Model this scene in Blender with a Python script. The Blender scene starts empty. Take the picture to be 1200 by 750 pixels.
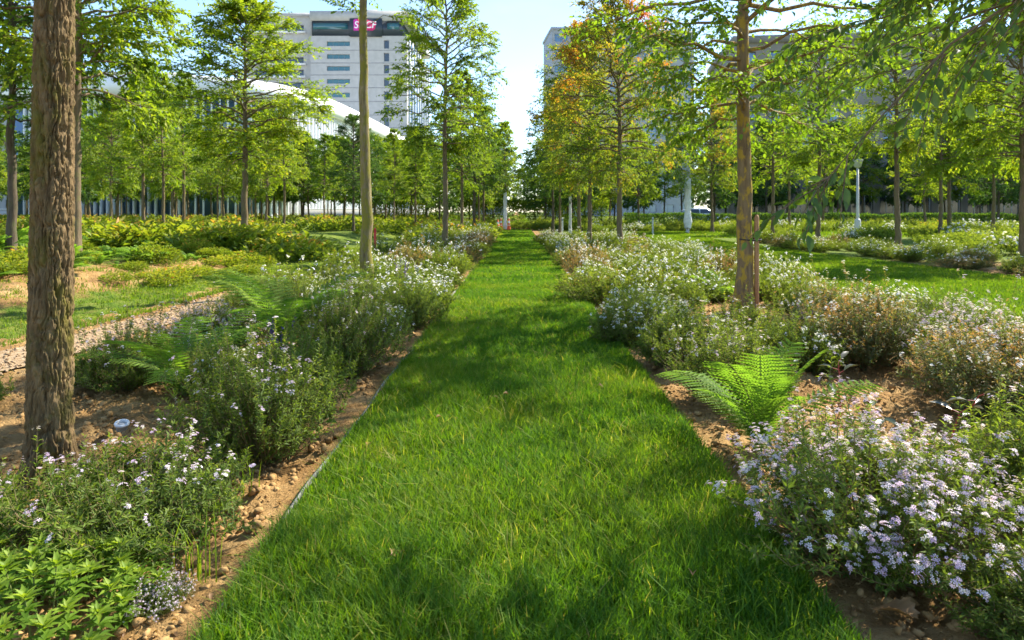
import bpy, math, random
import numpy as np
from mathutils import Vector

rng = np.random.default_rng(11)
random.seed(11)
sc = bpy.context.scene
COL = sc.collection
R = math.radians
CAM_H = 1.4
F_PX = 800.0
SUN_AZ, SUN_EL = 54.0, 42.0


def px(x, y, z=0.0):
    """ground point seen at a pixel of the 1200x750 photograph"""
    d = (CAM_H - z) * F_PX / (y - 248.0)
    return (x - 605.0) / F_PX * d, d


# ------------------------------------------------------------------ noise
def _hash(i, j, k, seed):
    n = (i * 374761393 + j * 668265263 + k * 2147483647 + seed * 144665) & 0x7fffffff
    n = ((n ^ (n >> 13)) * 1274126177) & 0x7fffffff
    n = ((n ^ (n >> 16)) * 2246822519) & 0x7fffffff
    return ((n ^ (n >> 15)) & 0xffff) / 65535.0


def vn(x, y, z=None, seed=0):
    x = np.asarray(x, float); y = np.asarray(y, float)
    z = np.zeros_like(x) if z is None else np.asarray(z, float)
    xi = np.floor(x).astype(np.int64); yi = np.floor(y).astype(np.int64); zi = np.floor(z).astype(np.int64)
    fx = x - xi; fy = y - yi; fz = z - zi
    fx = fx * fx * (3 - 2 * fx); fy = fy * fy * (3 - 2 * fy); fz = fz * fz * (3 - 2 * fz)
    r = 0
    for a in (0, 1):
        for b in (0, 1):
            for c in (0, 1):
                w = (fx if a else 1 - fx) * (fy if b else 1 - fy) * (fz if c else 1 - fz)
                r = r + w * _hash(xi + a, yi + b, zi + c, seed)
    return r


def fbm(x, y, z=None, seed=0, oct=3):
    s = 0; a = .5; f = 1.0; t = 0
    for o in range(oct):
        s = s + a * vn(np.asarray(x) * f, np.asarray(y) * f, None if z is None else np.asarray(z) * f, seed + o)
        t += a; a *= .5; f *= 2.03
    return s / t


def sstep(a, b, x):
    t = np.clip((np.asarray(x, float) - a) / (b - a), 0, 1)
    return t * t * (3 - 2 * t)


# ------------------------------------------------------------------ terrain
def ridge_x(y):               # foot of the left bank
    return -6.4 - .5 * np.sin(np.asarray(y) * .22 + 1.0)


def hz(x, y):
    x = np.asarray(x, float); y = np.asarray(y, float)
    bank = sstep(0, 2.2, ridge_x(y) - x) * .34 * sstep(3, 8, y + 3)
    und = (fbm(x * .35, y * .35, seed=5) - .5) * .09 * sstep(1.2, 2.6, np.abs(x))
    far = sstep(16, 30, x) * .1
    return bank + und + far


def hz1(x, y):
    return float(hz(np.array([x]), np.array([y]))[0])


# ------------------------------------------------------------------ mesh builder
class MB:
    def __init__(s):
        s.V = []; s.L = []; s.T = []; s.A = []; s.M = []; s.n = 0

    def add(s, V, F, tint=.5, mat=0):
        V = np.asarray(V, float).reshape(-1, 3); F = np.asarray(F, np.int64)
        s.V.append(V); s.L.append((F + s.n).ravel())
        s.T.append(np.full(len(F), F.shape[1], np.int64)); s.M.append(np.full(len(F), mat, np.int64))
        s.A.append(np.broadcast_to(np.asarray(tint, float), (len(V),)).copy()); s.n += len(V)
        return s

    def tmpl(s, tv, tfs, pos, rot, scale, tint, mat=0):
        tv = np.asarray(tv, float); pos = np.asarray(pos, float); n = len(pos)
        if n == 0: return s
        scale = np.asarray(scale, float)
        if scale.ndim == 1: scale = np.repeat(scale[:, None], 3, 1)
        V = np.einsum('nij,nkj->nki', rot, tv[None] * scale[:, None, :]) + pos[:, None, :]
        k = len(tv); tint = np.repeat(np.broadcast_to(np.asarray(tint, float), (n,)), k)
        s.V.append(V.reshape(-1, 3)); s.A.append(tint)
        for tf in tfs:
            tf = np.asarray(tf)
            F = (tf[None] + (np.arange(n) * k)[:, None, None]).reshape(-1, tf.shape[1])
            s.L.append((F + s.n).ravel()); s.T.append(np.full(len(F), tf.shape[1], np.int64))
            s.M.append(np.full(len(F), mat, np.int64))
        s.n += n * k
        return s

    def arrays(s):
        return (np.concatenate(s.V), np.concatenate(s.L), np.concatenate(s.T), np.concatenate(s.A), np.concatenate(s.M))

    def merge(s, arr, pos, yaw, scale, dt=0, mat_off=0):
        V, L, T, A, M = arr
        c, sn = math.cos(yaw), math.sin(yaw)
        W = V * scale
        W = np.stack([W[:, 0] * c - W[:, 1] * sn, W[:, 0] * sn + W[:, 1] * c, W[:, 2]], 1) + np.asarray(pos)
        s.V.append(W); s.L.append(L + s.n); s.T.append(T); s.A.append(np.clip(A + dt, 0, 1)); s.M.append(M + mat_off)
        s.n += len(V)

    def box(s, x0, x1, y0, y1, z0, z1, tint=.5, mat=0):
        v = [(x, y, z) for x in (x0, x1) for y in (y0, y1) for z in (z0, z1)]
        f = [(0, 1, 3, 2), (4, 6, 7, 5), (0, 4, 5, 1), (2, 3, 7, 6), (0, 2, 6, 4), (1, 5, 7, 3)]
        return s.add(v, f, tint, mat)

    def lathe(s, prof, n=20, cx=0, cy=0, tint=.5, mat=0, cap=True):
        a = np.linspace(0, 2 * np.pi, n, endpoint=False)
        p = np.asarray(prof, float)
        V = np.stack([cx + p[:, 0][:, None] * np.cos(a), cy + p[:, 0][:, None] * np.sin(a),
                      np.repeat(p[:, 1][:, None], n, 1)], 2).reshape(-1, 3)
        m = len(p); i = np.arange(m - 1)[:, None] * n; j = np.arange(n)[None]; j2 = (j + 1) % n
        F = np.stack([i + j, i + j2, i + n + j2, i + n + j], 2).reshape(-1, 4)
        s.add(V, F, tint, mat)
        if cap:
            b = s.n - len(V) + (m - 1) * n
            s.L.append(np.arange(b, b + n)); s.T.append(np.array([n])); s.M.append(np.array([mat]))
        return s

    def mesh(s, name, mats, smooth=False):
        V, L, T, A, M = s.arrays()
        me = bpy.data.meshes.new(name)
        me.vertices.add(len(V)); me.vertices.foreach_set('co', V.astype(np.float32).ravel())
        me.loops.add(len(L)); me.loops.foreach_set('vertex_index', L.astype(np.int32))
        me.polygons.add(len(T))
        st = np.zeros(len(T), np.int32); st[1:] = np.cumsum(T)[:-1]
        me.polygons.foreach_set('loop_start', st)
        me.polygons.foreach_set('material_index', M.astype(np.int32))
        if smooth: me.polygons.foreach_set('use_smooth', np.ones(len(T), bool))
        me.update(calc_edges=True)
        at = me.attributes.new('tint', 'FLOAT', 'POINT'); at.data.foreach_set('value', A.astype(np.float32))
        for m in (mats if isinstance(mats, (list, tuple)) else [mats]): me.materials.append(m)
        return me


def nrm(v): return v / np.maximum(np.linalg.norm(v, axis=-1, keepdims=True), 1e-9)


def frames(d, up):
    d = nrm(d); s = nrm(np.cross(d, up)); n = np.cross(s, d)
    return np.stack([s, d, n], 2)


def tubes(mb, P, Rr, sides=5, tint=.5, mat=0):
    P = np.asarray(P, float); Rr = np.asarray(Rr, float)
    n, k, _ = P.shape
    T = nrm(np.gradient(P, axis=1))
    ref = np.zeros_like(T); ref[..., 0] = .31; ref[..., 1] = .95
    vert = np.abs(T[..., 2:3]) < .6
    ref = np.where(vert, np.array([0.05, 0.02, 1.0]), ref)
    ref = np.repeat(ref[:, :1], k, 1)
    s = nrm(np.cross(T, ref)); b = np.cross(T, s)
    a = np.linspace(0, 2 * np.pi, sides, endpoint=False)
    V = P[:, :, None] + Rr[:, :, None, None] * (s[:, :, None] * np.cos(a)[:, None] + b[:, :, None] * np.sin(a)[:, None])
    base = (np.arange(n) * k * sides)[:, None, None]; i = (np.arange(k - 1) * sides)[None, :, None]; j = np.arange(sides)[None, None]
    j2 = (j + 1) % sides
    F = np.stack([base + i + j, base + i + j2, base + i + sides + j2, base + i + sides + j], 3).reshape(-1, 4)
    t = np.asarray(tint, float)
    if t.ndim == 1: t = np.repeat(t, k * sides)
    mb.add(V.reshape(-1, 3), F[:, ::-1], t, mat)


# leaf templates: x = side, y = along, z = normal
LEAF4 = (np.array([(0, 0, 0), (-.5, .45, .12), (0, 1, -.12), (.5, .45, .12)]), [[(0, 2, 1), (0, 3, 2)]])
LEAF6 = (np.array([(0, 0, 0), (-.42, .3, .10), (-.40, .62, .07), (0, 1, -.16), (.40, .62, .07), (.42, .3, .10), (0, .45, 0)]),
         [[(0, 6, 1), (6, 2, 1), (6, 3, 2), (0, 5, 6), (6, 5, 4), (6, 4, 3)]])
LANCE = (np.array([(0, 0, 0), (-.5, .4, .10), (0, 1, -.10), (.5, .4, .10), (0, .45, 0.0)]),
         [[(0, 4, 1), (1, 4, 2), (0, 3, 4), (4, 3, 2)]])


# ------------------------------------------------------------------ materials
def mat_new(name):
    m = bpy.data.materials.new(name); m.use_nodes = True
    nt = m.node_tree; nt.nodes.clear()
    return m, nt, nt.nodes, nt.links


def ramp(N, cols):
    r = N.new('ShaderNodeValToRGB'); e = r.color_ramp.elements
    while len(e) > 1: e.remove(e[-1])
    e[0].position = cols[0][0]; e[0].color = (*cols[0][1], 1)
    for p, c in cols[1:]:
        q = e.new(p); q.color = (*c, 1)
    return r


def leaf_mat(name, cols, transl=.45, rough=.45, gloss=.06, tcol=1.35, objvar=.0):
    m, nt, N, K = mat_new(name)
    at = N.new('ShaderNodeAttribute'); at.attribute_name = 'tint'
    r = ramp(N, cols)
    if objvar:
        oi = N.new('ShaderNodeObjectInfo'); ma = N.new('ShaderNodeMath'); ma.operation = 'MULTIPLY_ADD'
        ma.inputs[1].default_value = objvar; K.new(oi.outputs['Random'], ma.inputs[0])
        sb = N.new('ShaderNodeMath'); sb.operation = 'SUBTRACT'; sb.inputs[1].default_value = objvar / 2
        K.new(at.outputs['Fac'], ma.inputs[2]); K.new(ma.outputs[0], sb.inputs[0]); K.new(sb.outputs[0], r.inputs[0])
    else:
        K.new(at.outputs['Fac'], r.inputs[0])
    d = N.new('ShaderNodeBsdfDiffuse'); K.new(r.outputs[0], d.inputs[0])
    t = N.new('ShaderNodeBsdfTranslucent')
    mul = N.new('ShaderNodeMix'); mul.data_type = 'RGBA'; mul.blend_type = 'MULTIPLY'; mul.inputs[0].default_value = 1
    K.new(r.outputs[0], mul.inputs[6]); mul.inputs[7].default_value = (1.25 * tcol, 1.2 * tcol, .55 * tcol, 1)
    K.new(mul.outputs[2], t.inputs[0])
    mx = N.new('ShaderNodeMixShader'); mx.inputs[0].default_value = transl
    K.new(d.outputs[0], mx.inputs[1]); K.new(t.outputs[0], mx.inputs[2])
    g = N.new('ShaderNodeBsdfGlossy'); g.inputs['Roughness'].default_value = rough; g.inputs[0].default_value = (1, 1, 1, 1)
    m2 = N.new('ShaderNodeMixShader'); m2.inputs[0].default_value = gloss
    K.new(mx.outputs[0], m2.inputs[1]); K.new(g.outputs[0], m2.inputs[2])
    o = N.new('ShaderNodeOutputMaterial'); K.new(m2.outputs[0], o.inputs[0])
    return m


def pbr(name, col, rough=.6, metal=0.0, noise=None, bump=None, spec=.4):
    """noise=(scale, colour2, stretch xyz); bump=(scale,strength,dist)"""
    m, nt, N, K = mat_new(name)
    p = N.new('ShaderNodeBsdfPrincipled'); p.inputs['Base Color'].default_value = (*col, 1)
    p.inputs['Roughness'].default_value = rough; p.inputs['Metallic'].default_value = metal
    p.inputs['Specular IOR Level'].default_value = spec
    tc = N.new('ShaderNodeTexCoord')
    if noise:
        s, c2, st = noise
        mp = N.new('ShaderNodeMapping'); mp.inputs['Scale'].default_value = st; K.new(tc.outputs['Object'], mp.inputs[0])
        n = N.new('ShaderNodeTexNoise'); n.inputs['Scale'].default_value = s; n.inputs['Detail'].default_value = 6
        K.new(mp.outputs[0], n.inputs[0])
        r = ramp(N, [(.36, col), (.64, c2)]); K.new(n.outputs[0], r.inputs[0]); K.new(r.outputs[0], p.inputs['Base Color'])
    if bump:
        s, stg, di = bump[:3]; st = bump[3] if len(bump) > 3 else (1, 1, 1)
        mp = N.new('ShaderNodeMapping'); mp.inputs['Scale'].default_value = st; K.new(tc.outputs['Object'], mp.inputs[0])
        n = N.new('ShaderNodeTexNoise'); n.inputs['Scale'].default_value = s; n.inputs['Detail'].default_value = 5
        K.new(mp.outputs[0], n.inputs[0])
        b = N.new('ShaderNodeBump'); b.inputs['Strength'].default_value = stg; b.inputs['Distance'].default_value = di
        K.new(n.outputs[0], b.inputs['Height']); K.new(b.outputs[0], p.inputs['Normal'])
    o = N.new('ShaderNodeOutputMaterial'); K.new(p.outputs[0], o.inputs[0])
    return m


def bark_mat(name, c1, c2, c3, s1=9, s3=2.2, lim=(.5, .62)):
    m, nt, N, K = mat_new(name)
    tc = N.new('ShaderNodeTexCoord')
    mp = N.new('ShaderNodeMapping'); mp.inputs['Scale'].default_value = (1, 1, .16); K.new(tc.outputs['Object'], mp.inputs[0])
    n = N.new('ShaderNodeTexNoise'); n.inputs['Scale'].default_value = s1 * 4; n.inputs['Detail'].default_value = 7; n.inputs['Roughness'].default_value = .65
    K.new(mp.outputs[0], n.inputs[0])
    r = ramp(N, [(.33, c1), (.66, c2)]); K.new(n.outputs[0], r.inputs[0])
    mp2 = N.new('ShaderNodeMapping'); mp2.inputs['Scale'].default_value = (1, 1, .5); K.new(tc.outputs['Object'], mp2.inputs[0])
    n2 = N.new('ShaderNodeTexNoise'); n2.inputs['Scale'].default_value = s3 * 3; n2.inputs['Detail'].default_value = 8; n2.inputs['Roughness'].default_value = .7
    K.new(mp2.outputs[0], n2.inputs[0])
    r2 = ramp(N, [(lim[0], (0, 0, 0)), (lim[1], (1, 1, 1))]); K.new(n2.outputs[0], r2.inputs[0])
    mx = N.new('ShaderNodeMix'); mx.data_type = 'RGBA'; K.new(r2.outputs[0], mx.inputs[0]); K.new(r.outputs[0], mx.inputs[6]); mx.inputs[7].default_value = (*c3, 1)
    p = N.new('ShaderNodeBsdfPrincipled'); p.inputs['Roughness'].default_value = .88; p.inputs['Specular IOR Level'].default_value = .2
    K.new(mx.outputs[2], p.inputs['Base Color'])
    b = N.new('ShaderNodeBump'); b.inputs['Strength'].default_value = .9; b.inputs['Distance'].default_value = .015
    K.new(n.outputs[0], b.inputs['Height']); K.new(b.outputs[0], p.inputs['Normal'])
    o = N.new('ShaderNodeOutputMaterial'); K.new(p.outputs[0], o.inputs[0])
    return m


M = {}
G_TREE = [(0, (.065, .125, .010)), (.45, (.15, .235, .013)), (.8, (.24, .30, .018)), (1, (.32, .30, .025))]
M['leaf_tree'] = leaf_mat('tree_leaf', G_TREE, .55, .6, .02, objvar=.25)
M['leaf_deep'] = leaf_mat('deep_green_leaf', [(0, (.035, .085, .016)), (.6, (.075, .15, .02)), (1, (.14, .22, .028))], .42, .6, .02, objvar=.2)
M['leaf_near'] = leaf_mat('near_tree_leaf', [(0, (.055, .115, .010)), (.5, (.125, .215, .013)), (1, (.22, .29, .018))], .55, .5, .02)
M['leaf_bough'] = leaf_mat('bough_leaf', [(0, (.03, .068, .010)), (.5, (.062, .12, .014)), (1, (.13, .20, .02))], .42, .45, .025)
M['leaf_orange'] = leaf_mat('turning_leaf', [(0, (.075, .14, .012)), (.42, (.17, .24, .018)), (.68, (.30, .25, .025)), (.85, (.42, .17, .03)), (1, (.46, .12, .03))], .55, .6, .02, objvar=.1)
M['shrub_leaf'] = leaf_mat('shrub_leaf', [(0, (.055, .10, .014)), (.5, (.125, .185, .024)), (.8, (.23, .285, .035)), (.93, (.28, .30, .05)), (1, (.32, .17, .05))], .45, .6, .015, objvar=.2)
M['shrub_bud'] = leaf_mat('budded_shrub_leaf', [(0, (.045, .08, .022)), (.45, (.11, .15, .04)), (.6, (.26, .2, .06)), (1, (.40, .19, .07))], .4, .5, .035)
M['flower'] = leaf_mat('lilac_white_flower', [(0, (.60, .44, .64)), (.4, (.74, .62, .74)), (1, (.86, .80, .78))], .3, .6, .02, tcol=.9)
M['flower_white'] = leaf_mat('white_flower', [(0, (.70, .68, .80)), (.4, (.86, .85, .86)), (1, (.92, .9, .84))], .3, .6, .02, tcol=.9)
M['salvia'] = leaf_mat('purple_flower', [(0, (.07, .03, .22)), (1, (.2, .1, .45))], .2, .6, .02)
M['fern'] = leaf_mat('fern_frond', [(0, (.08, .17, .02)), (.5, (.14, .25, .03)), (1, (.23, .33, .04))], .55, .6, .015)
M['perennial'] = leaf_mat('perennial_leaf', [(0, (.07, .12, .012)), (.45, (.16, .22, .016)), (.8, (.25, .28, .024)), (.95, (.34, .26, .035)), (1, (.46, .19, .04))], .45, .6, .02, objvar=.3)
M['rosette'] = leaf_mat('rosette_leaf', [(0, (.05, .12, .012)), (.5, (.12, .22, .016)), (1, (.25, .33, .03))], .45, .6, .015)
M['grass'] = leaf_mat('grass_blade', [(0, (.042, .118, .007)), (.5, (.09, .195, .009)), (.9, (.19, .26, .012)), (1, (.32, .28, .07))], .5, .6, .012)
M['lawn2'] = leaf_mat('meadow_blade', [(0, (.06, .12, .006)), (.5, (.105, .185, .009)), (.9, (.17, .23, .015)), (1, (.28, .25, .07))], .5, .6, .012)
M['dark_red_leaf'] = leaf_mat('dark_leaf', [(0, (.03, .05, .03)), (1, (.10, .09, .05))], .25, .3, .1)
M['red_stem'] = pbr('red_stem', (.32, .05, .04), .5)
M['stem'] = pbr('woody_stem', (.17, .13, .05), .8)
M['green_stem'] = pbr('green_stem', (.14, .17, .04), .7)
M['bark'] = bark_mat('furrowed_bark', (.06, .040, .018), (.23, .155, .072), (.125, .105, .02), 9, 1.9, (.48, .62))
M['bark_plain'] = bark_mat('smooth_bark', (.10, .07, .04), (.19, .14, .085), (.13, .12, .045), 6, 2)
M['bark_dark'] = bark_mat('dark_bark', (.06, .045, .03), (.13, .10, .07), (.09, .09, .04), 6, 2)
M['bark_moss'] = bark_mat('mossy_bark', (.085, .065, .03), (.26, .21, .11), (.17, .155, .025), 5, 2.6, (.45, .54))
M['bark_lichen'] = bark_mat('lichen_bark', (.11, .075, .04), (.23, .16, .08), (.33, .22, .03), 5, 2.8, (.5, .56))
M['bark_white'] = bark_mat('birch_bark', (.42, .40, .36), (.62, .60, .56), (.08, .06, .05), 4, 3, (.54, .60))
M['wood'] = pbr('stake_wood', (.36, .2, .09), .8, noise=(6, (.27, .14, .06), (8, 8, .6)))
M['steel'] = pbr('edging_steel', (.20, .21, .20), .6, .3, noise=(5, (.13, .12, .10), (1, 1, 1)))
M['clod'] = pbr('soil_clod', (.24, .14, .052), .95, noise=(7, (.40, .25, .105), (1, 1, 1)), bump=(40, .6, .01), spec=.1)
M['white_plastic'] = pbr('white_plastic', (.78, .77, .74), .4)
M['red_paint'] = pbr('red_paint', (.62, .04, .03), .5)
M['cone_orange'] = pbr('cone_orange', (.85, .13, .03), .5)
M['cone_white'] = pbr('cone_white', (.85, .84, .8), .4)
M['white_wrap'] = pbr('white_wrap', (.80, .79, .76), .7, noise=(4, (.66, .65, .62), (1, 1, 2)), bump=(12, .5, .02))
M['dry_leaf'] = leaf_mat('dry_leaf', [(0, (.15, .08, .03)), (1, (.33, .19, .08))], .2, .6, .03)
M['concrete'] = pbr('pale_cladding', (.37, .365, .35), .75, noise=(.8, (.43, .42, .405), (1, 1, 1)))
M['concrete_dk'] = pbr('joint_grey', (.22, .22, .23), .8)
M['dark_band'] = pbr('dark_cladding', (.035, .045, .06), .35)
M['glass_teal'] = pbr('teal_glass', (.03, .12, .15), .12, .0, spec=.8)
M['glass_dark'] = pbr('dark_glass', (.03, .045, .065), .1, .0, spec=.8)
M['glass_blue'] = pbr('blue_glass', (.12, .2, .3), .12, .3, spec=.8)
M['white_clad'] = pbr('white_cladding', (.82, .82, .81), .5)
M['beige_stone'] = pbr('beige_stone', (.21, .19, .165), .8, noise=(.5, (.27, .24, .21), (1, 1, 1)))
M['grey_stone'] = pbr('grey_cladding', (.28, .29, .32), .7, noise=(.4, (.34, .35, .38), (1, 1, 1)))
M['pink'] = pbr('pink_sign', (.80, .045, .19), .4)
M['magenta'] = pbr('magenta_sign', (.55, .03, .32), .4)
M['letter'] = pbr('white_letter', (.85, .85, .85), .4)
M['rail_grey'] = pbr('wall_grey', (.42, .42, .42), .7)
M['asphalt'] = pbr('asphalt', (.055, .055, .058), .9, noise=(3, (.075, .075, .075), (1, 1, 1)))
M['car_paint'] = pbr('car_paint', (.42, .50, .58), .25, .4)
M['tyre'] = pbr('tyre_rubber', (.02, .02, .02), .8)
M['alloy'] = pbr('alloy_rim', (.5, .5, .52), .3, .8)
M['lamp_white'] = pbr('lamp_white', (.52, .52, .51), .45)
M['gravel'] = pbr('mulch_gravel', (.27, .18, .095), .95, noise=(14, (.40, .29, .18), (1, 1, 1)), bump=(60, .8, .02), spec=.1)
M['wrapper'] = pbr('wrapper_red', (.6, .07, .05), .4, noise=(22, (.25, .32, .5), (1, 1, 1)))


def ground_mat():
    m, nt, N, K = mat_new('soil_ground')
    tc = N.new('ShaderNodeTexCoord'); at = N.new('ShaderNodeAttribute'); at.attribute_name = 'tint'
    n = N.new('ShaderNodeTexNoise'); n.inputs['Scale'].default_value = 2.2; n.inputs['Detail'].default_value = 9; n.inputs['Roughness'].default_value = .7
    K.new(tc.outputs['Object'], n.inputs[0])
    r = ramp(N, [(.3, (.17, .09, .03)), (.5, (.34, .20, .075)), (.7, (.48, .32, .14))]); K.new(n.outputs[0], r.inputs[0])
    g = N.new('ShaderNodeTexNoise'); g.inputs['Scale'].default_value = 3.5; g.inputs['Detail'].default_value = 8
    K.new(tc.outputs['Object'], g.inputs[0])
    gr = ramp(N, [(.35, (.07, .13, .012)), (.65, (.17, .2, .03))]); K.new(g.outputs[0], gr.inputs[0])
    add = N.new('ShaderNodeMath'); add.operation = 'MULTIPLY_ADD'; add.inputs[1].default_value = .9; add.inputs[2].default_value = -.45
    K.new(n.outputs[0], add.inputs[0])
    a2 = N.new('ShaderNodeMath'); a2.operation = 'ADD'; a2.use_clamp = True; K.new(add.outputs[0], a2.inputs[0]); K.new(at.outputs['Fac'], a2.inputs[1])
    r3 = ramp(N, [(.38, (0, 0, 0)), (.6, (1, 1, 1))]); K.new(a2.outputs[0], r3.inputs[0])
    mx = N.new('ShaderNodeMix'); mx.data_type = 'RGBA'; K.new(r3.outputs[0], mx.inputs[0]); K.new(r.outputs[0], mx.inputs[6]); K.new(gr.outputs[0], mx.inputs[7])
    p = N.new('ShaderNodeBsdfPrincipled'); p.inputs['Roughness'].default_value = .95; p.inputs['Specular IOR Level'].default_value = .12
    K.new(mx.outputs[2], p.inputs['Base Color'])
    nb = N.new('ShaderNodeTexNoise'); nb.inputs['Scale'].default_value = 26; nb.inputs['Detail'].default_value = 8; nb.inputs['Roughness'].default_value = .65
    K.new(tc.outputs['Object'], nb.inputs[0])
    b = N.new('ShaderNodeBump'); b.inputs['Strength'].default_value = 1.0; b.inputs['Distance'].default_value = .05
    K.new(nb.outputs[0], b.inputs['Height']); K.new(b.outputs[0], p.inputs['Normal'])
    o = N.new('ShaderNodeOutputMaterial'); K.new(p.outputs[0], o.inputs[0])
    return m


M['ground'] = ground_mat()
M['lawn_soil'] = pbr('lawn_soil', (.05, .095, .010), .95, noise=(6, (.075, .13, .012), (1, 1, 1)), spec=.05)
M['lawn_far'] = pbr('lawn_ground', (.06, .115, .009), .95, noise=(5, (.10, .165, .014), (1, 1, 1)), spec=.05)


# ------------------------------------------------------------------ object helpers
def link(name, me, parent=None, loc=(0, 0, 0), rz=0, scale=1.0):
    o = bpy.data.objects.new(name, me); COL.objects.link(o)
    o.location = loc; o.rotation_euler = (0, 0, rz)
    o.scale = (scale,) * 3 if np.isscalar(scale) else scale
    if parent is not None: o.parent = parent
    return o


def tag(o, label=None, cat=None, group=None, kind=None):
    if label: o['label'] = label
    if cat: o['category'] = cat
    if group: o['group'] = group
    if kind: o['kind'] = kind
    return o


def thing(name, label, cat, loc=(0, 0, 0), rz=0, group=None, scale=1.0):
    o = link(name, None, None, loc, rz, scale); o.empty_display_size = .2
    return tag(o, label, cat, group)


def place(proto, name, label, cat, loc, rz=0, scale=1.0, group=None):
    """proto: list of (part name, mesh)"""
    t = thing(name, label, cat, loc, rz, group, scale)
    for pn, me in proto: link(pn, me, t)
    return t


# ================================================================== WORLD
def build_world():
    w = bpy.data.worlds.new("World"); sc.world = w; w.use_nodes = True
    nt = w.node_tree; N = nt.nodes; K = nt.links
    bg = N['Background']; sk = N.new('ShaderNodeTexSky'); sk.sky_type = 'NISHITA'; sk.sun_disc = False
    sk.sun_elevation = R(SUN_EL); sk.sun_rotation = R(SUN_AZ); sk.air_density = .95; sk.dust_density = .1; sk.ozone_density = 3.0
    tc = N.new('ShaderNodeTexCoord')
    mp = N.new('ShaderNodeMapping'); mp.inputs['Scale'].default_value = (1, 1, 2.6); K.new(tc.outputs['Generated'], mp.inputs[0])
    n = N.new('ShaderNodeTexNoise'); n.inputs['Scale'].default_value = 2.3; n.inputs['Detail'].default_value = 7; n.inputs['Roughness'].default_value = .55
    K.new(mp.outputs[0], n.inputs[0])
    r = ramp(N, [(.55, (0, 0, 0)), (.74, (.6, .6, .6))]); K.new(n.outputs[0], r.inputs[0])
    mx = N.new('ShaderNodeMix'); mx.data_type = 'RGBA'
    K.new(r.outputs[0], mx.inputs[0]); K.new(sk.outputs[0], mx.inputs[6]); mx.inputs[7].default_value = (2.6, 2.7, 2.85, 1)
    K.new(mx.outputs[2], bg.inputs[0]); bg.inputs[1].default_value = .076
    s = Vector((math.cos(R(SUN_EL)) * math.sin(R(SUN_AZ)), math.cos(R(SUN_EL)) * math.cos(R(SUN_AZ)), math.sin(R(SUN_EL))))
    l = bpy.data.lights.new('sun', 'SUN'); l.energy = 2.75; l.angle = R(.5); l.color = (1, .93, .8)
    o = bpy.data.objects.new('sun', l); COL.objects.link(o); o.rotation_euler = s.to_track_quat('Z', 'Y').to_euler(); o.location = (20, 10, 40)


def build_camera():
    c = bpy.data.cameras.new('camera'); c.lens = 24; c.sensor_width = 36; c.sensor_fit = 'HORIZONTAL'
    c.shift_x = -5 / 1200; c.shift_y = -127 / 1200
    c.clip_start = .05; c.clip_end = 3000
    c.dof.use_dof = True; c.dof.focus_distance = 4.0; c.dof.aperture_fstop = 5.0
    o = bpy.data.objects.new('camera', c); COL.objects.link(o)
    o.location = (0, 0, CAM_H); o.rotation_euler = (R(90), 0, 0); sc.camera = o


# ================================================================== GROUND
LAWN_W = 1.05


def rlawn(y):                 # inner and outer edge of the right-hand lawn
    y = np.asarray(y, float)
    xi = 5.3 + .35 * np.sin(y * .2) - .02 * (y - 9)
    xo = 10.6 + .4 * np.sin(y * .16 + 1) - .035 * (y - 14)
    return xi, xo


def fpath_x(y): return -4.75 - .18 * np.sin(np.asarray(y) * .4) + sstep(12, 19, y) * .9


def grassy(x, y):
    """0 = bare soil, 1 = mossy / grassy ground"""
    g = .22 * np.ones_like(x)
    fx = fpath_x(y)
    strip = sstep(.15, .5, (fx - .5) - x) * (1 - sstep(.3, 1.2, ridge_x(y) - x))
    g = g + .5 * strip * (.6 + .6 * fbm(x * .8, y * .8, seed=9))
    g = g + .62 * sstep(14, 24, y) * sstep(1.2, 2.0, np.abs(x))
    g = g + .3 * sstep(1.0, 2.6, ridge_x(y) - x) * sstep(10, 14, y)
    g = g + .75 * sstep(15.5, 17, x)
    return np.clip(g, 0, 1)


def axis_pts(a, b, fine, lim, grow, far):
    p = list(np.arange(a, b, fine)); q = b; st = fine
    while q < far:
        p.append(q); st = min(st * grow, 60); q += st
    return p


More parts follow.
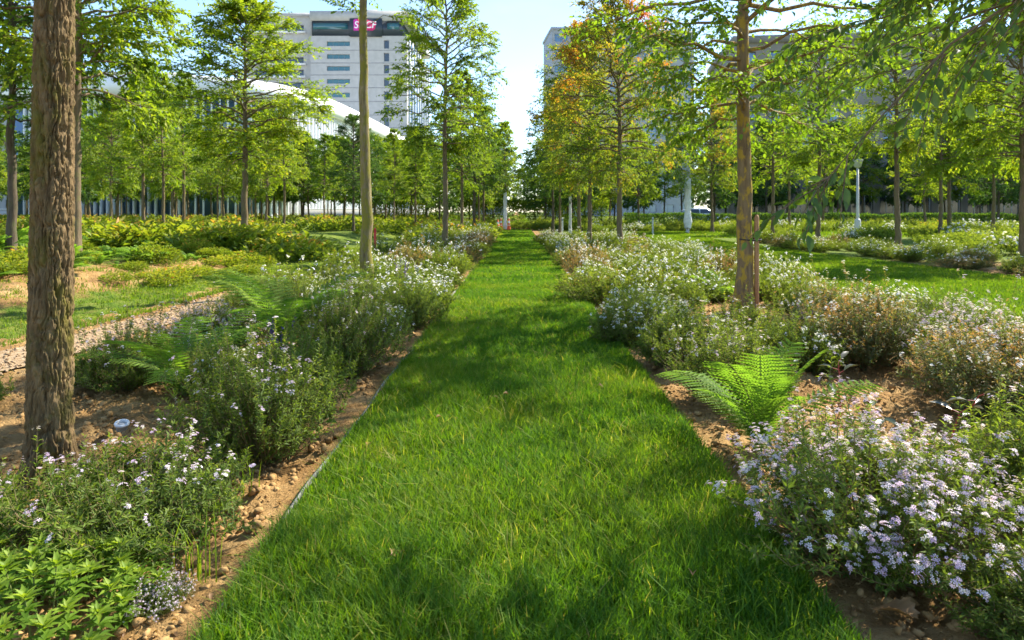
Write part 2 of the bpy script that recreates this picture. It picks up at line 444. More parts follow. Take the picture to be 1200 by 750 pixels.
def build_ground():
    xr = axis_pts(0, 5.5, .045, 0, 1.06, 900); xs = np.array(sorted(set([-v for v in xr[1:]] + xr)))
    yf = axis_pts(1.3, 9, .045, 0, 1.035, 1600); yb = axis_pts(0, 1.0, .25, 0, 1.25, 300)
    ys = np.array(sorted([1.3 - v for v in yb[1:]] + yf))
    X, Y = np.meshgrid(xs, ys); x = X.ravel(); y = Y.ravel()
    z = hz(x, y)
    bed = sstep(LAWN_W + .02, LAWN_W + .3, np.abs(x))
    fx = np.abs(x - fpath_x(y)); inpath = 1 - sstep(.45, .75, fx)
    xi, xo = rlawn(y); inlawn = sstep(-.1, .3, x - xi) * (1 - sstep(-.3, .1, x - xo)) * sstep(4, 6, y)
    rough = bed * (1 - .8 * inpath) * (1 - inlawn) * (1 - sstep(18, 30, y))
    c = fbm(x * 7, y * 7, seed=21, oct=4); c2 = fbm(x * 2.2, y * 2.2, seed=33)
    z = z + rough * ((np.abs(c - .5) * 2) ** .8 * .10 - .028 + (c2 - .5) * .09) - .03 * inpath
    z = z - .012 * bed * (1 - sstep(12, 20, y))
    z = np.where(np.abs(x) < LAWN_W + .02, 0, z)
    nx, ny = len(xs), len(ys)
    i = np.arange(ny - 1)[:, None] * nx; j = np.arange(nx - 1)[None]
    Fq = np.stack([i + j, i + j + 1, i + nx + j + 1, i + nx + j], 2).reshape(-1, 4)
    me = MB().add(np.stack([x, y, z], 1), Fq, grassy(x, y)).mesh('ground', M['ground'], True)
    tag(link('ground', me), kind='structure')

    def strip(name, ys, x0, x1, dz, mat, nx=6):
        yy = np.asarray(ys); t = np.linspace(0, 1, nx)
        XX = x0[:, None] * (1 - t) + x1[:, None] * t; YY = np.repeat(yy[:, None], nx, 1)
        Z = hz(XX.ravel(), YY.ravel()) + dz
        i = np.arange(len(yy) - 1)[:, None] * nx; j = np.arange(nx - 1)[None]
        Fq = np.stack([i + j, i + j + 1, i + nx + j + 1, i + nx + j], 2).reshape(-1, 4)
        o = link(name, MB().add(np.stack([XX.ravel(), YY.ravel(), Z], 1), Fq).mesh(name, mat, True))
        return tag(o, kind='structure')
    ys = np.linspace(-8, 52, 120)
    strip('lawn_path', ys, np.full(120, -LAWN_W), np.full(120, LAWN_W), .006, M['lawn_soil'])
    ys = np.linspace(5, 48, 150); xi, xo = rlawn(ys)
    strip('side_lawn', ys, xi, xo, .012, M['lawn_far'], 40)
    ys = np.linspace(3, 19, 120); fx = fpath_x(ys); w = .36 * (1 - sstep(14, 19, ys) * .7) * (1 + .15 * np.sin(ys * 3.1))
    strip('footpath', ys, fx - w, fx + w * (1 + .2 * np.sin(ys * 2)), -.02, M['gravel'], 10)
    # street beyond the park
    me = MB().add([(-200, 112, .32), (200, 112, .32), (200, 120, .32), (-200, 120, .32)], [(0, 1, 2, 3)]).mesh('road', M['asphalt'])
    tag(link('road', me), kind='structure')
    me = MB().add([(10, 58.5, .2), (60, 58.5, .2), (60, 66, .2), (10, 66, .2)], [(0, 1, 2, 3)]).mesh('street', M['asphalt'])
    tag(link('street', me), kind='structure')


def blades(mb, x, y, z, L, W, bend=.5, tint=None, lean=.25):
    n = len(x); az = rng.uniform(0, 2 * np.pi, n); d = np.stack([np.cos(az), np.sin(az), 0 * az], 1)
    sd = np.stack([-np.sin(az), np.cos(az), 0 * az], 1)
    # blades twist so that their flat side is not always across the bend
    tw = rng.uniform(-.9, .9, n)[:, None]; sd = nrm(sd * np.cos(tw) + d * np.sin(tw))
    b = rng.uniform(.15, 1, n) * bend; ln = rng.uniform(0, lean, n)
    P0 = np.stack([x, y, z], 1); L = L[:, None]; W = W[:, None]; b = b[:, None]; ln = ln[:, None]
    up = np.array([0, 0, 1.0])
    P1 = P0 + L * (.5 * up + d * ln * .4); P2 = P0 + L * ((.95 - .45 * b ** 2) * up + d * (ln + b * .75))
    V = np.stack([P0 - sd * W * .5, P0 + sd * W * .5, P1 - sd * W * .45, P1 + sd * W * .45, P2], 1)
    k = np.arange(n)[:, None] * 5
    V = V.reshape(-1, 3)
    t = np.repeat(tint if tint is not None else rng.uniform(.1, .95, n), 5)
    mb.V.append(V); mb.A.append(t)
    q = (k + np.array([0, 1, 3, 2])).ravel(); tr = (k + np.array([2, 3, 4])).ravel()
    mb.L += [q + mb.n, tr + mb.n]; mb.T += [np.full(n, 4), np.full(n, 3)]; mb.M += [np.zeros(2 * n, int)]
    mb.n += len(V)


def grass_tint(x, y):
    return np.clip(.15 + .7 * fbm(x * 1.3, y * 1.3, seed=71) + rng.normal(0, .13, len(x)) + (rng.uniform(0, 1, len(x)) > .972) * .6, 0, 1)


def build_grass():
    mb = MB()
    for y0, y1, n, L, W in ((1.2, 3.2, 66000, .105, .0044), (3.2, 6, 76000, .10, .0052), (6, 13, 120000, .095, .008), (13, 28, 70000, .09, .015), (28, 52, 40000, .085, .03)):
        x = rng.uniform(-LAWN_W + .035, LAWN_W + .03, n); y = rng.uniform(y0, y1, n)
        d = .5 + .95 * fbm(x * 2.2, y * 2.2, seed=55)
        blades(mb, x, y, np.full(n, .004), L * d * rng.uniform(.6, 1.3, n), W * rng.uniform(.7, 1.25, n), .75, grass_tint(x, y))
    n = 5000; y = 1.3 + rng.uniform(0, 1, n) ** 1.5 * 9; x = rng.uniform(-LAWN_W + .05, LAWN_W - .02, n)
    blades(mb, x, y, np.zeros(n), .15 * rng.uniform(.7, 1.25, n), .0042 * (1 + y / 9), 1.0, np.clip(grass_tint(x, y) + .3, 0, .97), .5)
    # overhang along the right edge, weeds along the left edge
    n = 5000; y = 1.3 + rng.uniform(0, 1, n) ** 2 * 14; x = LAWN_W + .01 + np.abs(rng.normal(0, .02, n))
    blades(mb, x, y, np.zeros(n), .07 * rng.uniform(.5, 1.3, n), .0045 * (1 + y / 8), .9, grass_tint(x, y))
    tag(link('grass', mb.mesh('grass', M['grass'])), 'lush green grass of the straight lawn path', 'grass', kind='stuff')
    mb = MB()
    for y0, y1, n, W in ((5, 14, 60000, .012), (14, 26, 60000, .02), (26, 48, 36000, .04)):
        y = rng.uniform(y0, y1, n); xi, xo = rlawn(y); x = xi + (xo - xi) * rng.uniform(-.01, 1.01, n)
        blades(mb, x, y, hz(x, y) + .004, .06 * rng.uniform(.6, 1.3, n), W * rng.uniform(.7, 1.2, n), .6, grass_tint(x, y))
    n = 20000; y = rng.uniform(36, 54, n); x = rng.uniform(9, 26, n)
    blades(mb, x, y, hz(x, y), .08 * rng.uniform(.6, 1.3, n), .05 * rng.uniform(.7, 1.2, n), .6, grass_tint(x, y))
    tag(link('side_lawn_grass', mb.mesh('side_lawn_grass', M['lawn2'])), 'bright sunlit grass of the wider lawn beyond the right bed', 'grass', kind='stuff')
    mb = MB(); n = 60000; y = 5 + rng.uniform(0, 1, n) * 22; fx = fpath_x(y)
    x = np.where(y < 18, fx - .5 - rng.uniform(0, 1, n) ** 1.3 * 3.0, -2.6 - rng.uniform(0, 1, n) * 6)
    keep = fbm(x * .9, y * .9, seed=9) + rng.normal(0, .09, n) > .43; x = x[keep]; y = y[keep]
    blades(mb, x, y, hz(x, y) - .01, .05 * rng.uniform(.5, 1.4, len(x)), .008 * (.6 + y / 12), .7, np.clip(grass_tint(x, y) + .15, 0, 1))
    tag(link('bank_grass', mb.mesh('bank_grass', M['lawn2'])), 'thin patchy grass beside the left footpath', 'grass', kind='stuff')


def rock_arr(seed):
    r = np.random.default_rng(seed)
    import bmesh
    bm = bmesh.new(); bmesh.ops.create_icosphere(bm, subdivisions=1, radius=1)
    v = np.array([q.co[:] for q in bm.verts]); f = np.array([[q.index for q in p.verts] for p in bm.faces]); bm.free()
    n = fbm(v[:, 0] * 1.9 + seed, v[:, 1] * 1.9, v[:, 2] * 1.9, seed=seed, oct=3)
    v = v * (.55 + .8 * r.uniform(0, 1, len(v)))[:, None] * np.array([1, .8, .65])
    return v, f


def build_clods():
    mb = MB(); rocks = [rock_arr(s) for s in (3, 5, 8, 13)]
    for side, n in ((-1, 36000), (1, 36000)):
        y = 1.6 + rng.uniform(0, 1, n) ** 1.6 * 13
        x = side * (LAWN_W + .06 + rng.uniform(0, 1, n) * (4.2 if side > 0 else 3.0))
        dens = fbm(x * 1.2, y * 1.2, seed=44) + rng.normal(0, .06, n) > .40
        x = x[dens]; y = y[dens]; m = len(x)
        s = .003 + .026 * rng.uniform(0, 1, m) ** 6 + .007 * rng.uniform(0, 1, m) ** 1.5
        c = fbm(x * 7, y * 7, seed=21, oct=4); c2 = fbm(x * 2.2, y * 2.2, seed=33)
        z = hz(x, y) + ((np.abs(c - .5) * 2) ** .8 * .10 - .028 + (c2 - .5) * .09) - .012 + s * .25
        az = rng.uniform(0, 6.28, m); d = np.stack([np.cos(az), np.sin(az), rng.normal(0, .3, m)], 1)
        rot = frames(d, np.array([0, 0, 1.0]) + rng.normal(0, .3, (m, 3)))
        which = rng.integers(0, 4, m)
        for k in range(4):
            q = which == k
            mb.tmpl(rocks[k][0], [rocks[k][1]], np.stack([x, y, z], 1)[q], rot[q], s[q], .5)
    tag(link('soil_clods', mb.mesh('soil_clods', M['clod'])), 'dry brown soil clods strewn over the planting beds', 'soil', kind='stuff')
    # dry leaf litter and twigs between the plants
    mb = MB(); n = 9500; side = np.where(rng.uniform(0, 1, n) < .5, -1, 1); y = 1.5 + rng.uniform(0, 1, n) ** 1.4 * 15
    x = side * (LAWN_W + .03 + rng.uniform(0, 1, n) ** 1.2 * 3.6)
    c = fbm(x * 7, y * 7, seed=21, oct=4); c2 = fbm(x * 2.2, y * 2.2, seed=33)
    z = hz(x, y) + ((np.abs(c - .5) * 2) ** .8 * .10 - .028 + (c2 - .5) * .09) - .006
    az = rng.uniform(0, 6.28, n); d = np.stack([np.cos(az), np.sin(az), rng.normal(.08, .2, n)], 1)
    sz = rng.uniform(.014, .042, n); w = np.where(rng.uniform(0, 1, n) < .55, .5, .09)
    mb.tmpl(LEAF6[0], LEAF6[1], np.stack([x, y, z], 1), frames(d, np.array([0, 0, 1.0]) + rng.normal(0, .35, (n, 3))), np.stack([sz * w, sz, sz * 1.6], 1), rng.uniform(0, 1, n))
    tag(link('leaf_litter', mb.mesh('leaf_litter', M['dry_leaf'])), 'small dry leaves and twig bits lying over the soil of the beds', 'leaf litter', kind='stuff')
    mb = MB(); n = 2600; y = rng.uniform(5, 18, n); x = fpath_x(y) + rng.normal(0, .33, n)
    z = hz(x, y) - .012; az = rng.uniform(0, 6.28, n)
    rot = frames(np.stack([np.cos(az), np.sin(az), 0 * az], 1), np.array([0, 0, 1.0]) + rng.normal(0, .3, (n, 3)))
    mb.tmpl(rocks[1][0], [rocks[1][1]], np.stack([x, y, z], 1), rot, .008 + .02 * rng.uniform(0, 1, n) ** 2, .5)
    tag(link('path_chippings', mb.mesh('path_chippings', M['gravel'], True)), 'pale wood chippings on the left footpath', 'gravel', kind='stuff')


# ================================================================== TREES
def twist(d, ang):            # rotate directions about z
    c, s = np.cos(ang), np.sin(ang)
    return np.stack([d[:, 0] * c - d[:, 1] * s, d[:, 0] * s + d[:, 1] * c, d[:, 2]], 1)


def interp(P, s):             # P (n,k,3), s (n,) in 0..1
    k = P.shape[1]; f = s * (k - 1); i = np.minimum(f.astype(int), k - 2); t = (f - i)[:, None]; r = np.arange(len(P))
    return P[r, i] * (1 - t) + P[r, i + 1] * t, nrm(P[r, i + 1] - P[r, i])


def gen_tree(seed, H, base, Rc, tr, leafL, leafW, limbs=36, tw=9, lv=9, droop=.25, prof='oval', tpl=LEAF4, extra=None,
             extra_tw=16, orange=0., sides=9, wob=.05, low_el=.15, hi_el=1.0, trunk_fn=None):
    g = np.random.default_rng(seed)
    T = MB(); C = MB()
    k = 14; zz = np.linspace(-.08, H * .98, k)
    wx = np.cumsum(g.normal(0, wob, k)) * .35; wy = np.cumsum(g.normal(0, wob, k)) * .35; wx -= wx[1]; wy -= wy[1]
    TP = np.stack([wx, wy, zz], 1)[None]
    rr = tr * np.maximum(1 - np.linspace(0, 1, k), 0) ** .75 + .006; rr[0] *= 1.35; rr[1] *= 1.02

    def tpos(z):
        f = np.clip((z + .08) / (H * .98 + .08), 0, 1)
        return interp(np.repeat(TP, len(z), 0), f)[0]
    # finer trunk
    fz = np.linspace(0, 1, 30) ** 1.3; PF = interp(np.repeat(TP, 30, 0), fz)[0]; PF[4:, :2] += g.normal(0, tr * .10, (26, 2))
    RF = np.interp(fz, np.linspace(0, 1, k), rr) * (1 + .035 * g.normal(0, 1, 30)) + tr * .45 * np.exp(-np.maximum(PF[:, 2], 0) / .10)
    if trunk_fn is None: tubes(T, PF[None], RF[None], sides)
    else: trunk_fn(T)
    t = (np.arange(limbs) + g.uniform(0, 1, limbs)) / limbs
    z0 = base + t ** 1.1 * (H * .95 - base); az = np.arange(limbs) * 2.39996 + g.normal(0, .35, limbs)
    if prof == 'oval': pr = np.sin(np.pi * np.clip(t * .86 + .14, 0, 1)) ** .65
    elif prof == 'cone': pr = (1 - t) ** .75 * .95 + .1
    else: pr = np.sin(np.pi * np.clip(t * .7 + .27, 0, 1)) ** .6
    ln = Rc * pr * g.uniform(.65, 1.15, limbs)
    el = low_el + (hi_el - low_el) * t + g.normal(0, .14, limbs)
    st = tpos(z0); kk = 7; s = np.linspace(0, 1, kk)
    dh = np.stack([np.cos(az), np.sin(az), 0 * az], 1); sdv = np.stack([-np.sin(az), np.cos(az), 0 * az], 1)
    LP = st[:, None] + dh[:, None] * (ln * np.cos(el))[:, None, None] * s[None, :, None] \
        + np.array([0, 0, 1.0]) * ((ln * np.sin(el))[:, None] * s - (droop * ln)[:, None] * s ** 2)[:, :, None] \
        + sdv[:, None] * (g.normal(0, .12, limbs) * ln)[:, None, None] * (s ** 2)[None, :, None]
    LP[:, 1:-1] += g.normal(0, .02, (limbs, kk - 2, 3)) * ln[:, None, None]
    lr = (np.clip(.012 + .010 * ln, .008, tr * .5))[:, None] * (1 - s * .88)
    tubes(T, LP, lr, 5)
    if extra:
        ex = []
        for pts in extra:
            p = np.array(pts, float); cum = np.concatenate([[0], np.cumsum(np.linalg.norm(np.diff(p, axis=0), axis=1))]); cum /= cum[-1]
            ex.append(np.stack([np.interp(s, cum, p[:, q]) for q in range(3)], 1))
        EP = np.array(ex); el_len = np.linalg.norm(np.diff(EP, axis=1), axis=2).sum(1)
        tubes(T, EP, (.004 + .0034 * el_len)[:, None] * (1 - s * .85), 6)
    # twigs
    ids = np.repeat(np.arange(limbs), tw); n = len(ids); sv = g.uniform(.22, 1, n) ** .8
    PP = LP[ids]; LL = ln[ids]
    if extra:
        e_ids = np.repeat(np.arange(len(EP)), extra_tw); PP = np.concatenate([PP, EP[e_ids]]); LL = np.concatenate([LL, el_len[e_ids] * .45])
        sv = np.concatenate([sv, g.uniform(.12, 1, len(e_ids))]); n = len(sv)
    p0, tg = interp(PP, sv)
    sg = np.where(g.uniform(0, 1, n) < .5, -1, 1)
    td = twist(tg, sg * g.uniform(.35, 1.05, n)); td[:, 2] += g.normal(.1, .42, n); td = nrm(td)
    tl = LL * (.5 * (1.1 - sv)) * g.uniform(.5, 1.3, n) + .24 * g.uniform(.5, 1.5, n)
    k4 = np.linspace(0, 1, 4)
    WP = p0[:, None] + td[:, None] * (tl[:, None] * k4)[:, :, None] - np.array([0, 0, 1.0]) * (tl[:, None] * .22 * k4 ** 2)[:, :, None]
    tubes(T, WP, np.full((n, 1), .0045) * (1 - .7 * k4), 3)
    # leaves, alternate along each twig
    li = np.repeat(np.arange(n), lv); m = len(li); ls = np.tile((np.arange(lv) + .8) / lv, n) + g.normal(0, .03, m); ls = np.clip(ls, 0, 1)
    q0, qt = interp(WP[li], ls)
    sgn = np.tile(np.where(np.arange(lv) % 2 == 0, 1, -1), n)
    ld = twist(qt, sgn * g.uniform(.4, 1.25, m)); ld[:, 2] += g.normal(-.22, .42, m)
    up = np.array([0, 0, 1.0]) + g.normal(0, .5, (m, 3))
    sz = leafL * g.uniform(.6, 1.25, m)
    cl = fbm(q0[:, 0] * 1.1 + seed, q0[:, 1] * 1.1, q0[:, 2] * 1.1, seed=seed, oct=2)
    tint = np.clip(.5 * cl + .25 + g.normal(0, .15, m), 0, 1)
    if orange:
        hh = np.clip((q0[:, 2] - base) / (H - base), 0, 1)
        o2 = fbm(q0[:, 0] * .9 + 7, q0[:, 1] * .9, q0[:, 2] * .9, seed=seed + 3, oct=2)
        tint = np.clip(.33 + .3 * (cl - .5) + orange * np.clip(o2 * 1.4 - .62 + .45 * hh, 0, 1) * 1.3 + g.normal(0, .1, m), 0, 1)
    C.tmpl(tpl[0], tpl[1], q0 + ld * .012, frames(ld, up), np.stack([sz * leafW / leafL, sz, sz], 1), tint)
    return T, C


def tree_proto(nm, bark, leaf, *a, **kw):
    T, C = gen_tree(*a, **kw)
    return [('trunk', T.mesh(nm + '_trunk', M[bark], True)), ('crown', C.mesh(nm + '_crown', M[leaf]))]


def furrowed_trunk(T):
    """deeply fissured trunk of the tree at the left edge"""
    na, nz = 230, 640
    th = np.linspace(0, 2 * np.pi, na, endpoint=False); z = np.linspace(-.15, 3.4, nz)
    A, Z = np.meshgrid(th, z)
    r0 = .099 - .006 * Z + .075 * np.exp(-np.maximum(Z, -.05) / .10) + .01 * np.exp(-Z / .5)
    r0 = r0 * (1 + .05 * (fbm(np.cos(A) * 1.3, np.sin(A) * 1.3, Z * 1.1, seed=3) - .5) + .22 * np.exp(-np.maximum(Z, 0) / .13) * np.cos(A * 4 + 1 + np.sin(A)))
    cx, cy = np.cos(A), np.sin(A)
    wob = (fbm(cx * 3, cy * 3, Z * 11, seed=61) - .5) * 1.9
    c2, s2 = np.cos(A + wob * .28), np.sin(A + wob * .28)
    n1 = vn(c2 * 6.6, s2 * 6.6, Z * 8.5, seed=11); n2 = vn(c2 * 13, s2 * 13, Z * 19 + 5, seed=12)
    n3 = fbm(cx * 16, cy * 16, Z * 40, seed=13)
    ridge = np.minimum(np.abs(n1 - .5) * 5.5, 1) * .62 + np.minimum(np.abs(n2 - .5) * 4.5, 1) * .38
    d = (np.clip(ridge, 0, 1) ** .6 - .8) * .034 + (n3 - .5) * .012
    rr = r0 + d
    lx = .012 * Z
    V = np.stack([rr * cx + lx, rr * cy, Z], 2).reshape(-1, 3)
    i = np.arange(nz - 1)[:, None] * na; j = np.arange(na)[None]; j2 = (j + 1) % na
    T.add(V, np.stack([i + j, i + j2, i + na + j2, i + na + j], 2).reshape(-1, 4), ridge.ravel())
    zz = np.linspace(3.38, 10, 12); P = np.stack([.012 * zz, 0 * zz, zz], 1)[None]
    tubes(T, P, (.108 * (1 - (zz - 3.38) / 6.8) ** .8 + .006)[None], 14)


def build_trees():
    used = []

    def put(proto, label, x, y, s=1.0, rz=None, group=None, name='tree', z=None):
        used.append((x, y))
        label = label.replace('one of many alike', 'one of many')
        return place(proto, name, label, 'tree', (x, y, (hz1(x, y) if z is None else z) - .02), rng.uniform(0, 6.28) if rz is None else rz, s, group)

    # --- near left trunk
    p = tree_proto('furrowed_tree', 'bark', 'leaf_near', 5, 10, 4.3, 2.3, .12, .075, .042, limbs=40, tw=16, lv=13, trunk_fn=furrowed_trunk)
    put(p, 'thick tree trunk with deeply furrowed brown bark in bare soil at the left edge', -2.43, 3.55, rz=0)
    # --- left row
    p = tree_proto('mossy_tree', 'bark_moss', 'leaf_tree', 17, 10.5, 5.6, 2.2, .102, .08, .045, limbs=40, tw=16, lv=13, wob=.045,
                   extra=[[(0, 0, 4.75), (.35, -.1, 4.95), (.75, -.15, 4.72), (1.0, -.2, 4.68)], [(0, 0, 4.9), (-.3, 0, 5.1), (-.7, 0, 5.15)]], extra_tw=5, sides=12)
    put(p, 'bare mossy yellow-green trunk with one crooked side branch, left of the lawn path', -2.67, 12.2, rz=0)
    A1 = tree_proto('row_tree', 'bark_plain', 'leaf_tree', 23, 9.4, 3.4, 2.15, .095, .095, .055, limbs=66, tw=24, lv=14, prof='oval', sides=8, tpl=LEAF6)
    A2 = tree_proto('slim_tree', 'bark_plain', 'leaf_tree', 29, 9.0, 3.2, 2.0, .085, .105, .06, limbs=56, tw=17, lv=13, prof='cone', sides=7)
    A3 = tree_proto('broad_tree', 'bark_plain', 'leaf_tree', 31, 9.6, 3.1, 2.7, .10, .11, .065, limbs=80, tw=25, lv=14, prof='oval', sides=7)
    A4 = tree_proto('dark_tree', 'bark_dark', 'leaf_deep', 37, 9.0, 3.0, 2.3, .10, .105, .06, limbs=66, tw=19, lv=13, prof='oval', sides=7)
    O1 = tree_proto('turning_tree', 'bark_plain', 'leaf_orange', 41, 9.4, 2.7, 2.7, .095, .095, .055, limbs=74, tw=26, lv=14, orange=.52, sides=8, low_el=.05)
    O2 = tree_proto('copper_tree', 'bark_plain', 'leaf_orange', 43, 9.2, 2.9, 2.6, .09, .11, .06, limbs=66, tw=24, lv=13, orange=.55, sides=7)
    Fa = tree_proto('far_tree', 'bark_plain', 'leaf_tree', 47, 8.5, 2.6, 2.4, .10, .15, .09, limbs=56, tw=15, lv=11, sides=6)
    Fb = tree_proto('far_slim_tree', 'bark_plain', 'leaf_tree', 53, 8.0, 2.9, 1.8, .08, .14, .08, limbs=50, tw=14, lv=11, prof='cone', sides=6)
    Fc = tree_proto('far_dark_tree', 'bark_dark', 'leaf_deep', 59, 8.8, 2.2, 2.8, .11, .16, .10, limbs=64, tw=16, lv=12, sides=6)
    put(A1, 'slender tree with a bright green oval crown, second in the left row', -2.33, 22.4, rz=1.0)
    rowl = [(541, 33.0, A2), (556, 38, A4), (567, 44, A2)]
    for i, (x, d, p) in enumerate(rowl):
        put(p, ['thin tree just behind the bright oval-crowned tree, left of the lawn path', 'dark-leaved thin tree two behind the oval-crowned one, left of the lawn path',
                'thin tree three behind the oval-crowned one, nearest left tree to the traffic cone'][i], (x - 605) / F_PX * d, d, s=.95)
    wt = put(Fb, 'young tree with a white wrapped trunk beside the traffic cones at the lawn end', -.83, 51.0, s=1.05)
    mb = MB(); a = np.linspace(0, 2.8, 14); mb.lathe([(.125 + .02 * math.sin(q * 7), q) for q in a], 14)
    link('trunk_wrap', mb.mesh('trunk_wrap', M['white_wrap'], True), wt, (0, 0, .1))
    # --- right row
    p = tree_proto('lichen_tree', 'bark_lichen', 'leaf_near', 67, 9.5, 2.75, 2.6, .108, .085, .05, limbs=72, tw=23, lv=13, tpl=LEAF6, sides=14, low_el=.12, droop=.22, wob=.03)
    put(p, 'staked tree with orange lichen on its trunk, first along the right bed', 3.2, 9.57, rz=2.2)
    put(O1, 'straight dark-trunked tree with green and orange crown, second along the right bed', 3.39, 22.4, rz=.4)
    for x, d, p, lb in ((691, 27.5, O1, 'turning tree with orange crown top, third along the right bed'),
                        (679, 31.5, O2, 'pale-trunked turning tree, fourth along the right bed'),
                        (656, 41.5, A2, 'thin dark-trunked tree farthest along the right bed, edging the lawn path'),
                        (648, 46, A4, 'small dark-crowned tree closing the right row at the lawn end')):
        put(p, lb, (x - 605) / F_PX * d, d, s=.98)
    Bi = tree_proto('birch', 'bark_white', 'leaf_tree', 71, 8.8, 2.9, 1.7, .085, .10, .055, limbs=54, tw=17, lv=13, sides=8, droop=.4)
    put(Bi, 'white-barked birch among the right row, between darker trunks', (668 - 605) / F_PX * 39, 39, name='birch_tree')
    b2 = put(Bi, 'white birch with a torn white wrap hanging from its trunk, beyond the side lawn', (806 - 605) / F_PX * 44, 44, name='birch_tree')
    mb = MB(); g = np.random.default_rng(4); a = np.linspace(0, 1, 16)
    mb.lathe([(.17 + .10 * abs(math.sin(q * 9)) * (1 - q) + .05 * (g.random() - .5), .35 + 3.2 * q) for q in a], 11)
    V = mb.V[0]; V += g.normal(0, .03, V.shape)
    link('torn_wrap', mb.mesh('torn_wrap', M['white_wrap']), b2)
    # --- right field
    for x, y, p, s, lb in ((13.3, 23.8, A1, 1.0, 'tree with a pale straight trunk standing in the flower bed beyond the side lawn'),
                           (22.2, 35, A3, 1.05, 'thick-trunked tree beside the yellow-green bushes beyond the side lawn'),
                           (14.55, 19.6, A3, .95, 'tree at the right edge beyond the side lawn'),
                           (13.2, 46, O2, 1.1, 'turning tree with a stout trunk just right of the wrapped birch'),
                           (16.8, 42, A2, 1.0, 'thin tree left of the white lamp post, beyond the side lawn'),
                           (12.6, 28.5, A1, 1.0, 'bright tree behind the bed beyond the side lawn, left of the white lamp post'),
                           (20.5, 33, A1, .95, 'bright tree just left of the thick-trunked one beyond the side lawn'),
                           (25.5, 36.5, A1, 1.0, 'bright tree just right of the yellow-green bushes'),
                           (12.4, 33, A2, 1.0, 'slim tree at the far side of the side lawn, midway to the wrapped birch'),
                           (6.9, 14.8, None, 1, '')):
        if p: put(p, lb, x, y, s)
    # near right tree whose boughs hang into the picture
    ex = [[(-.02, 0, 2.7), (-.9, .0, 2.62), (-1.6, .05, 2.2), (-2.1, .0, 1.7), (-2.3, 0, 1.46)],
          [(0, 0, 3.0), (-.9, .1, 2.75), (-1.7, .2, 2.55), (-2.3, .3, 2.45)],
          [(0, 0, 2.8), (-.8, .5, 2.5), (-1.5, .8, 2.15), (-2.1, .9, 1.95)],
          [(0, 0, 3.1), (-.7, -.2, 2.75), (-1.3, -.15, 2.5), (-1.9, -.1, 2.38)],
          [(0, 0, 2.5), (-.6, .6, 2.35), (-1.0, 1.1, 2.05), (-1.5, 1.5, 1.9)],
          [(0, 0, 2.9), (-.8, .9, 2.9), (-1.5, 1.5, 2.75), (-2.3, 1.9, 2.7)],
          [(0, 0, 3.2), (-.9, .5, 3.05), (-1.8, .7, 2.8), (-2.5, .8, 2.62)], [(0, 0, 2.7), (-.7, .25, 2.5), (-1.3, .35, 2.3), (-1.8, .35, 2.05)],
          [(0, 0, 3.3), (-1, 1.4, 3.2), (-1.9, 2.2, 3.1), (-2.6, 2.9, 2.95)], [(0, 0, 2.6), (-.5, 1.2, 2.5), (-.8, 2.0, 2.4), (-1.2, 2.8, 2.2)]]
    ex = [[(a, b, c + (.18 + .12 * (-a) if k != 0 else .05)) for a, b, c in e] for k, e in enumerate(ex)]
    p = tree_proto('bough_tree', 'bark_plain', 'leaf_bough', 73, 9, 3.2, 2.6, .12, .068, .037, limbs=44, tw=11, lv=11, tpl=LEAF6, extra=ex, extra_tw=27, sides=12)
    put(p, 'tree just outside the right edge whose leafy boughs hang across the top right corner', 3.65, 3.05, rz=0)
    # off-frame neighbours of the same grid, which shade the foreground
    # --- left field: visible individuals (pixel x, base y)
    fl = [(89, 303, A3, 1.22, 'thick dark-trunked tree with a wide bright crown just right of the furrowed trunk'),
          (14, 300, A4, 1.1, 'dark-leaved tree left of the furrowed trunk'),
          (168, 277, Fb, 1.0, 'thin forked pale tree in the left ferns, right of the wide-crowned tree'),
          (191, 278, A2, .8, 'thin pale straight tree right of the forked one in the left ferns'),
          (215, 274, A2, .92, 'young dark-trunked tree between two pale ones in the left ferns'),
          (287, 280, A3, 1.04, 'tall tree with a full bright green crown in front of the office tower'),
          (333, 271, A2, .85, 'small light green tree right of the tall full-crowned one'),
          (414, 272, A4, .72, 'small dark green tree just left of the mossy trunk'),
          (462, 268, A2, .74, 'small light green tree just right of the mossy trunk'),
          (487, 270, Fb, .8, 'small pale tree between the mossy trunk and the oval-crowned tree'),
          (380, 266, Fb, .85, 'thin pale tree left of the small dark one in the left field'),
          (255, 264, A2, .9, 'thin tree behind the tall full-crowned one in the left field'),
          (130, 268, A3, .9, 'broad tree behind the wide-crowned one at left')]
    for x, yb, p, s, lb in fl:
        d = 1.1 * F_PX / (yb - 248); put(p, lb, (x - 605) / F_PX * d, d, (1.35, 1.35, s) if x == 287 else s)
    # --- rest of the groves
    g = np.random.default_rng(8); n = 0
    while n < 84:
        y = 50 + 52 * g.uniform(0, 1); x = -g.uniform(.03, .95) * y
        if min((x - a) ** 2 + (y - b) ** 2 for a, b in used) < 9: continue
        pxx = 605 + x / y * F_PX; cap = (1.4 + (248 - (160 if 322 < pxx < 470 else 128)) / F_PX * y) / 8.6
        put([Fa, Fb, Fa, Fc][n % 4], ['far full-crowned tree in the left grove', 'far slim tree in the left grove', 'far full-crowned tree in the left grove', 'far dark tree in the left grove'][n % 4] + ', one of many alike',
            x, y, min(g.uniform(.95, 1.3), cap), group=['far full trees of the left grove', 'far slim trees of the left grove', 'far full trees of the left grove', 'far dark trees of the left grove'][n % 4]); n += 1
